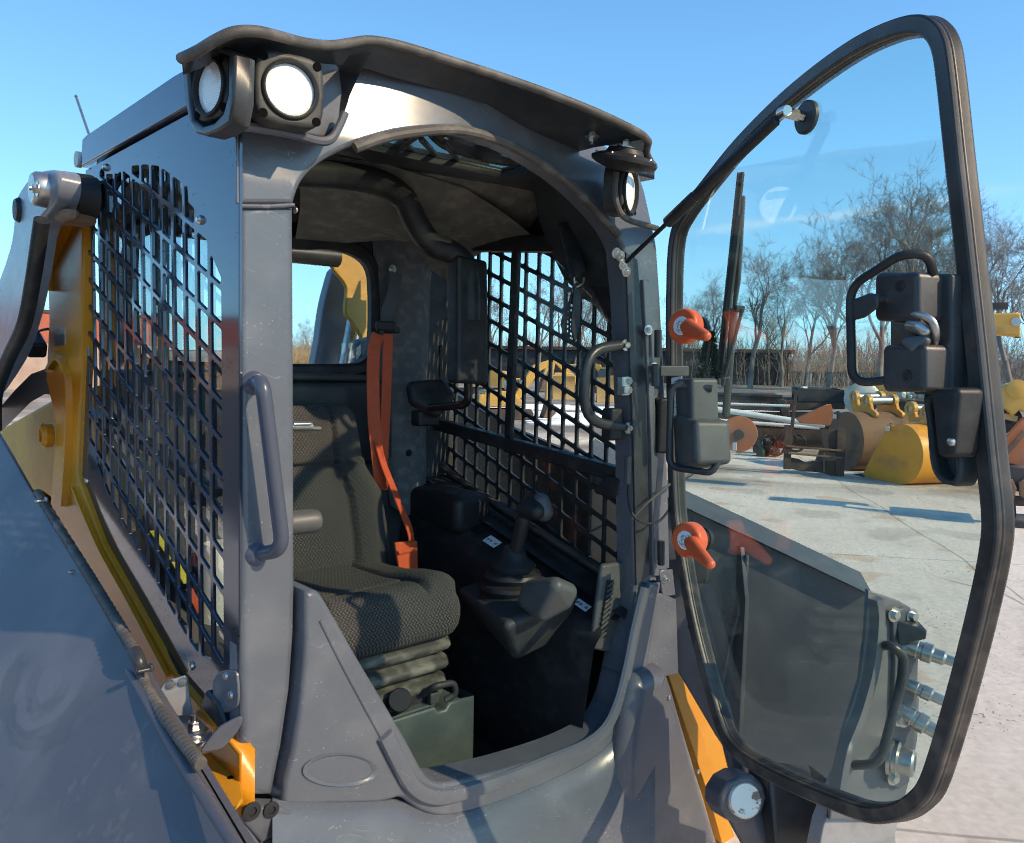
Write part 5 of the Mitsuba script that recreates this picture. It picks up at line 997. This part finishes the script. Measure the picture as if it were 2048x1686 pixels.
# ---- loader at the right edge of the picture
t = thing('wheel_loader', 'yellow and rusty red loader partly hidden behind the door edge', 'loader')
RL = facing(2040, 1075, 8, .6)
obj('upper_boom', bev(RL, poly(RL, [(1962, 615), (1975, 614), (2060, 612), (2075, 612), (2075, 668), (2060, 664), (1985, 660), (1962, 663)]), -1.4, -1.1, .02), 'cat_yellow', t, label='yellow upper boom')
obj('boom_rail', bar(RL.P(1960, 612, -1.2), RL.P(2016, 612, -1.2), .06, .08), 'black_iron', t)
obj('boom_boss', lathe([(0, .02), (.05, .02), (.05, 0), (0, 0)], RL.P(2032, 644, -1.08), RL.n, 16), 'steel', t)
obj('lift_arm', bev(RL, poly(RL, [(1968, 777), (2000, 778), (2018, 770), (2034, 766), (2052, 780), (2072, 790), (2072, 832), (2046, 822), (2030, 836), (2024, 826), (2000, 806), (1968, 802)]), -.5, -.2, .02), 'cat_yellow', t)
obj('arm_pivot', lathe([(0, .03), (.045, .03), (.10, .02), (.10, -.05), (0, -.05)], RL.P(2035, 778, -.2), RL.n, 24), 'cat_yellow', t)
obj('ram', cyl(RL.P(1972, 775, -.35), RL.P(2016, 776, -.35), .045), 'steel', t)
obj('dark_arm', bev(RL, poly(RL, [(1990, 812), (2048, 816), (2070, 860), (2030, 870), (1998, 900), (1985, 850)]), -.6, -.45, .01), 'black_iron', t)
obj('strut', bar(RL.P(1998, 830, -.3), RL.P(2034, 838, -.3), .08, .06), 'cat_dusty', t)
obj('blade', bev(RL, poly(RL, [(2050, 838), (2072, 832), (2072, 942), (2000, 925), (1992, 905)]), -.25, -.15, .01), 'rust_orange', t, label='rusty red sloping blade')
obj('blade_edge', bar(RL.P(2000, 922, -.1), RL.P(2050, 862, -.1), .03, .05), 'rust_brown', t)
obj('axle', bev(RL, poly(RL, [(1990, 930), (2075, 936), (2075, 990), (2044, 985), (1990, 975)]), -.6, 0, .02), 'black_iron', t)
for x in (2018, 2044): obj('lug', bev(RL, poly(RL, [(x-8, 962), (x+6, 958), (x+14, 975), (x+8, 1000), (x-6, 990)]), .0, .06, .01), 'rust_brown', t)
obj('frame_rail', bar(RL.P(1995, 1000, -.1), RL.P(2075, 1003, -.1), .06, .1), 'rust_dark', t)
obj('leg', bar(RL.P(2018, 980, -.15), RL.P(2022, 1070, -.15), .10, .10), 'rust_dark', t)
obj('skid', bev(RL, poly(RL, [(2000, 1036), (2075, 1042), (2075, 1064), (2010, 1060)]), -.4, .05, .02), 'black_iron', t)

# ---- excavators seen through the far side grid
def excavator(label, x, D, face, boom, stick, bk, scale=1.):
    t = thing('excavator', label, 'excavator')
    p = az_pt(x, D); d = N([p[0]-CAM[0], p[1]-CAM[1], 0]); a = math.radians(face)
    u = np.array([d[1], -d[0], 0])*math.cos(a)+d*math.sin(a); P = Plane(p, u, (0, 0, 1)); s = scale
    for h in (-1.0*s, .65*s): obj('track', bev(P, [(-1.6*s, .1*s), (-1.3*s, 0), (1.3*s, 0), (1.6*s, .1*s), (1.7*s, .4*s), (1.5*s, .7*s), (-1.5*s, .7*s), (-1.7*s, .4*s)], h, h+.4*s, .05*s), 'rust_dark', t)
    obj('house', bev(P, [(-1.7*s, .85*s), (.9*s, .85*s), (.9*s, 1.25*s), (.2*s, 1.9*s), (-1.5*s, 1.9*s), (-1.75*s, 1.6*s)], -1.0*s, 1.0*s, .08*s), 'cat_yellow', t)
    obj('cab', bev(P, [(.15*s, 1.0*s), (1.1*s, 1.0*s), (1.2*s, 1.6*s), (.95*s, 2.6*s), (.2*s, 2.65*s)], -.95*s, -.05*s, .05*s), 'cab_glass', t)
    obj('cab_roof', bev(P, [(.1*s, 2.6*s), (1.05*s, 2.6*s), (1.0*s, 2.72*s), (.15*s, 2.74*s)], -1.0*s, .0, .03*s), 'cat_yellow', t)
    obj('counterweight', bev(P, [(-2.1*s, .9*s), (-1.6*s, .85*s), (-1.6*s, 1.7*s), (-2.0*s, 1.6*s)], -1.0*s, 1.0*s, .1*s), 'cat_yellow', t)
    def beam(pts, w): 
        q = np.array(pts)*s; tt = np.gradient(q, axis=0); tt /= np.linalg.norm(tt, axis=1, keepdims=True); nn = np.c_[-tt[:, 1], tt[:, 0]]; w = np.array(w)[:, None]*s
        return bev(P, np.vstack([q+nn*w, (q-nn*w)[::-1]]), .1*s, .45*s, .03*s)
    obj('boom', beam(boom, np.interp(np.linspace(0, 1, len(boom)), [0, .5, 1], [.22, .30, .14])), 'cat_yellow', t)
    obj('stick', beam(stick, np.interp(np.linspace(0, 1, len(stick)), [0, .2, 1], [.12, .22, .10])), 'cat_dusty', t)
    obj('ram', cyl(P.W(boom[0][0]*s+.5*s, boom[0][1]*s, .28*s), P.W(boom[1][0]*s, boom[1][1]*s-.2*s, .28*s), .07*s), 'steel', t)
    bq = np.array([(0, .55), (.35, .5), (.6, .2), (.55, -.15), (.25, -.4), (-.3, -.45), (-.1, .1)])*s+np.array(bk)*s
    obj('bucket', bev(P, bq, -.25*s, .75*s, .03*s), 'rust_brown', t)
    return t
excavator('yellow excavator with raised boom and a bucket hanging beside the dark window bar', 1012, 23, 15, [(.6, 1.3), (2.0, 3.4), (3.2, 3.9)], [(3.2, 3.9), (2.9, 2.4), (2.8, 1.1)], (2.75, .55), .42)
excavator('dusty excavator with leaning boom behind the padded restraint bar', 965, 36, 160, [(.6, 1.3), (1.4, 3.6), (2.8, 4.4)], [(2.8, 4.4), (3.4, 3.0), (3.8, 1.7)], (3.9, 1.0), .62)
excavator('far yellow excavator with folded boom near the curved inner handle', 1135, 44, 20, [(.6, 1.3), (-.6, 2.5), (-1.4, 3.0)], [(-1.4, 3.0), (-2.2, 2.2), (-2.6, 1.3)], (-2.7, .6), .55)
excavator('small far excavator just left of the far post', 1222, 44, 170, [(.6, 1.3), (1.4, 2.8), (2.4, 3.1)], [(2.4, 3.1), (2.8, 2.0), (2.9, 1.0)], (2.9, .5), .5)
for i, (x, D, w) in enumerate(((1128, 36, .9), (1216, 34, .8))):
    Pb = az_pt(x, D); d = N([Pb[0]-CAM[0], Pb[1]-CAM[1], 0]); P = Plane(Pb, (d[1], -d[0], 0), (0, 0, 1))
    k = obj('dozer_blade', loft([[P.W(a, z, h) for a in (-w/2*(1+z*.1), w/2*(1+z*.1))] for z, h in ((0, .15), (.3, .0), (.7, -.02), (1.0, .1))]+[[P.W(a, z, h) for a in (-w/2*1.1, w/2*1.1)] for z, h in ((1.0, 0.), (.0, -.1))]), 'cat_dusty'); tag(k, ('rusty dozer blade standing in the snow below the far excavator', 'rusty dozer blade in the snow just left of the far post')[i], 'dozer blade')
# snow left on the far ground
sn = []; rs = np.random.default_rng(8)
SN = Plane((0, 0, .012), (1, 0, 0), (0, 1, 0))
for i, (x, D, L1, L2) in enumerate(((1190, 25, 4.2, 1.4), (1120, 29, 5, 1.2), (1240, 22, 2.5, .8), (900, 30, 4, 1.0))):
    c = az_pt(x, D); d = N([c[0]-CAM[0], c[1]-CAM[1], 0]); r_ = np.array([d[1], -d[0], 0]); pts = []
    for q in np.linspace(0, 2*np.pi, 40, endpoint=False):
        f = 1+.30*math.sin(3*q+i)+.18*math.sin(7*q+2*i)+.12*rs.random(); v = c+r_*L1*f*math.cos(q)+d*L2*f*math.sin(q); pts.append(v[:2])
    k = obj('snow_patch', bev(SN, np.array(pts), -.01, .03, .015), 'snow'); tag(k, ('wide snow patch before the rusty dozer blades', 'far thin snow patch under the yellow excavators', 'small snow patch close to the far post', 'snow strip behind the padded restraint bar')[i], 'snow patch')

# ---- long low wall behind on the near side, also mirrored in the glossy flank
WL = Plane((-46, 34, 0), (1, .10, 0), (0, 0, 1))
t = thing('yard_wall', 'long low weathered wall with a red upper course behind the loader arm', 'wall')
obj('lower_course', bev(WL, [(0, 0), (60, 0), (60, 2.05), (0, 2.05)], -.3, 0, .02), 'block_wall', t)
obj('upper_course', bev(WL, [(0, 2.05), (60, 2.05), (60, 3.35), (0, 3.35)], -.3, .04, .02), 'brick_wall', t)
obj('coping', bev(WL, [(0, 3.35), (60, 3.35), (60, 3.5), (0, 3.5)], -.4, .10, .03), 'rust_dark', t)
for i in range(10): obj('pilaster', bev(WL, [(3+i*6, 0), (3.4+i*6, 0), (3.4+i*6, 3.35), (3+i*6, 3.35)], 0, .12, .02), 'rust_brown', t)
for i in range(6): obj('wall_door', bev(WL, [(5+i*9, .1), (8+i*9, .1), (8+i*9, 1.9), (5+i*9, 1.9)], 0, .05, .02), ('off_white', 'rust_brown')[i % 2], t)

# ---- bare winter trees
def tube_raw(a, b, r0, r1, k):
    z = N(b-a); x = N(np.cross(z, [0.3, .2, 1] if abs(z[2]) < .9 else [1, .1, 0])); y = np.cross(z, x); q = np.arange(k)*2*np.pi/k
    c = np.cos(q)[:, None]*x+np.sin(q)[:, None]*y; i = np.arange(k)
    return np.vstack([a+c*r0, b+c*r1]), np.vstack([np.stack([i, (i+1) % k, (i+1) % k+k], 1), np.stack([i, (i+1) % k+k, i+k], 1)])
def bare_tree(seed, h=10., forks=4, splay=.5, twig=1.):
    rs = np.random.default_rng(seed); out = [[], []]
    def grow(p, d, L, r, lev):
        seg = 5 if lev < 2 else (3 if lev < 4 else 2); k = 8 if lev == 0 else (5 if lev < 3 else 3)
        pts = [p]
        for i in range(seg):
            d = N(d+rs.normal(0, .09+.045*lev, 3)+np.array([0, 0, .05 if lev else .02])); pts.append(pts[-1]+d*L/seg)
        for i in range(seg):
            r0, r1 = r*(1-.62*i/seg), r*(1-.62*(i+1)/seg); out[0 if lev < 1 else 1].append(tube_raw(pts[i], pts[i+1], r0, r1, k))
        if lev >= 5: return
        n = (forks+2, 5, 5, 4, 3)[lev]
        for j in range(n):
            t_ = rs.uniform(.35 if lev else .38, 1.); i = min(int(t_*seg), seg-1); q = pts[i]+(pts[i+1]-pts[i])*(t_*seg-i)
            d0 = N(pts[i+1]-pts[i]); s_ = N(np.cross(d0, rs.normal(0, 1, 3))); ang = rs.uniform(.35, .95)*(1 if lev else splay*1.6)
            grow(q, N(d0*math.cos(ang)+s_*math.sin(ang)+np.array([0, 0, .12])), L*rs.uniform(.42, .70)*(1.05-.35*t_ if lev == 0 else 1), max(r*(1-.62*t_)*rs.uniform(.5, .72), .0085*twig), lev+1)
    grow(np.array([0, 0, -.1]), np.array([0, 0, 1.]), h*.62, h*.017, 0)
    res = []
    for part in out:
        v, f, o = [], [], 0
        for a, b in part: v.append(a); f.append(b+o); o += len(a)
        res.append(trimesh.Trimesh(np.vstack(v), np.vstack(f), process=False))
    return res
NT = [bare_tree(s, 10, fk, sp) for s, fk, sp in ((3, 4, .55), (11, 5, .45), (23, 3, .6), (37, 5, .35), (51, 4, .5))]
NTD = {m: [[mikit.ply(q, m, True) for q in tr] for tr in NT] for m in ('bark',)}
spots = [(1415, 560, 62, 3), (1502, 486, 58, 0), (1565, 560, 66, 4), (1612, 524, 62, 1), (1658, 470, 57, 3), (1712, 440, 62, 2), (1762, 392, 54, 1), (1800, 440, 60, 4), (1832, 366, 52, 0), (1884, 400, 56, 2), (1945, 450, 60, 1), (1990, 476, 42, 4), (2036, 452, 40, 0), (2075, 470, 44, 2),
         (905, 560, 74, 0), (938, 540, 72, 1), (985, 570, 78, 3), (1078, 548, 66, 2), (1118, 560, 74, 4), (1142, 536, 70, 0), (1186, 584, 74, 1), (1216, 590, 66, 3), (1250, 600, 70, 4), (1360, 620, 75, 0), (1385, 600, 70, 1),
         (612, 640, 130, 2), (648, 628, 120, 1), (690, 640, 120, 0), (724, 636, 116, 4), (48, 596, 120, 1), (72, 586, 118, 3), (90, 606, 112, 0), (20, 610, 125, 2), (1465, 600, 70, 2), (1535, 610, 72, 3), (1690, 560, 76, 0)]
where = ('just right of the hinge', 'crossed by the wiper blade', 'right of the wiper', 'between wiper and mirror loop', 'with a straight trunk beside the mirror loop', 'behind the mirror loop', 'tall above the mirror loop', 'behind the lock housing', 'the tallest above the lock housing', 'by the inner edge of the door', 'hidden by the door edge', 'right outside the door edge', 'at the picture edge over the yellow boom', 'beyond the yellow boom')
for i, (x, yt, D, k_) in enumerate(spots):
    hp_ = CAM+ray(x, yt)/np.linalg.norm(ray(x, yt)[:2])*D; h = hp_[2]*1.13; p = az_pt(x, D)
    m = 'bark'
    sx = 1.0 if x > 1300 else .8
    lab_ = 'bare winter tree '+where[i] if i < 14 else ('pale bare tree of the second row '+{23: 'by the hinge of the door', 24: 'above the upper orange grip', 33: 'between the evergreen and the wiper', 34: 'just behind the wiper blade', 35: 'left of the mirror loop'}[i]) if i in (23, 24, 33, 34, 35) else ('slender bare tree seen through the far side grid' if x < 1300 and x > 800 else ('faint bare tree far off in the rear window' if 500 < x < 800 else ('bare tree far behind the loader arm tower' if x < 300 else 'pale bare tree in the second row behind the glass')))
    ordn = ('first', 'second', 'third', 'fourth', 'fifth', 'sixth', 'seventh', 'eighth', 'ninth')
    for lo, hi, ph in ((860, 1300, 'bare tree from the left seen through the far side grid'), (560, 760, 'bare tree from the left in the rear window'), (0, 100, 'bare tree from the left beyond the yard wall')):
        if lo < x < hi: lab_ = ordn[sorted(q_[0] for q_ in spots if lo < q_[0] < hi).index(x)]+' '+ph
    t = thing('bare_tree', lab_, 'tree', 'bare winter trees behind the yard' if i < 14 else ('bare trees seen through the side grid' if 800 < x < 1300 else ('bare trees in the rear window' if 500 < x < 800 else ('bare trees beyond the wall' if x < 300 else 'second row of bare trees'))))
    tw = T().translate(p.tolist()).rotate([0, 0, 1], (i*77) % 360).scale([h/10*sx, h/10*sx, h/10])
    zt = NT[k_][1].vertices[:, 2].max()/10.
    tw = T().translate(p.tolist()).rotate([0, 0, 1], (i*77) % 360).scale([h/10*sx/zt, h/10*sx/zt, h/10/zt])
    scene[f'{t}__trunk'] = {**NTD[m][k_][0], 'to_world': tw}; scene[f'{t}__crown'] = {**NTD[m][k_][1], 'to_world': tw}
# evergreen
ev = []; rs = np.random.default_rng(2); p = az_pt(1418, 58); hh = 3.9
for i in range(1500):
    z = rs.uniform(.1, 1)**.8*hh; r = (1-z/hh)*1.0+.06; a = rs.uniform(0, 6.28); q = p+np.array([r*math.cos(a), r*math.sin(a), z])*np.array([rs.uniform(.35, 1), rs.uniform(.35, 1), 1]); ev.append(tube_raw(q, q+np.array([math.cos(a), math.sin(a), -.25])*.28+rs.normal(0, .05, 3), .045, .01, 3))
v = np.vstack([a for a, b in ev]); f = np.vstack([b+i*6 for i, (a, b) in enumerate(ev)])
t = thing('evergreen_tree', 'small dark evergreen just above the motor cover', 'tree')
obj('crown', trimesh.Trimesh(v, f, process=False), 'needles', t, smooth=False); obj('trunk', cyl(p, p+np.array([0, 0, 1.2]), .12), 'bark', t)
# undergrowth along the wood and dry grass
def stems(spans, seed, n, h0, h1, r, lean=.12, kids=4):
    rs = np.random.default_rng(seed); V, Fc, o = [], [], 0
    for i in range(n):
        x0, x1, D0, D1 = spans[rs.integers(len(spans))]; p = az_pt(rs.uniform(x0, x1), rs.uniform(D0, D1)); h = rs.uniform(h0, h1)*rs.uniform(.6, 1)
        d = N(np.array([rs.normal(0, lean), rs.normal(0, lean), 1])); e = p+d*h
        for a, b, r0, r1 in [(p, e, r, r*.3)]+[(p+d*h*t_, p+d*h*t_+N(d+rs.normal(0, .45, 3))*h*.4*rs.uniform(.5, 1), r*.5, r*.2) for t_ in rs.uniform(.25, .9, kids)]:
            v, f = tube_raw(a, b, r0, r1, 3); V.append(v); Fc.append(f+o); o += 6
    return trimesh.Trimesh(np.vstack(V), np.vstack(Fc), process=False)
k = obj('undergrowth', stems([(1340, 2120, 66, 90), (860, 1300, 80, 110), (860, 2120, 75, 120), (540, 800, 100, 140), (-60, 250, 100, 130)], 7, 5200, 2.2, 5.2, .035, kids=7), 'bark', smooth=False); tag(k, 'grey brown tangle of bare undergrowth along the edge of the wood', 'undergrowth', kind='stuff')
k = obj('dry_brush', stems([(540, 790, 70, 120), (-60, 300, 60, 100)], 9, 3600, 1.2, 3.4, .05, .2, 3), 'dry_grass', smooth=False); tag(k, 'reddish dry brush in the field behind the machine', 'dry brush', kind='stuff')
HB = [az_pt(x, 150) for x in np.linspace(-900, 3400, 60)]
# low wooded rise far behind
hl_ = loft([[np.array([*CAM[:2], 0])+(p-np.array([*CAM[:2], 0]))*s_+np.array([0, 0, z+ (.4*math.sin(i*.7)+.3*math.sin(i*1.9) if z > 0 else 0)]) for i, p in enumerate(HB)] for s_, z in ((.93, 0.05), (1.0, 1.6), (1.15, 2.6), (1.4, 1.2), (1.6, .0))])
k = obj('hill', hl_, 'bark', smooth=60); tag(k, 'low brown wooded rise on the horizon', None, kind='structure')
t = thing('far_shed', 'long dark low shed beyond the excavators', 'shed')
SH = Plane(az_pt(1180, 70), N([.6, -.8, 0]), (0, 0, 1)); 
obj('wall', bev(SH, [(-16, 0), (16, 0), (16, 2.6), (-16, 2.6)], -4, 0, .05), 'black_iron', t); obj('roof', bev(SH, [(-16.4, 2.6), (16.4, 2.6), (16.4, 2.9), (-16.4, 2.9)], -4.3, .4, .05), 'rust_dark', t)
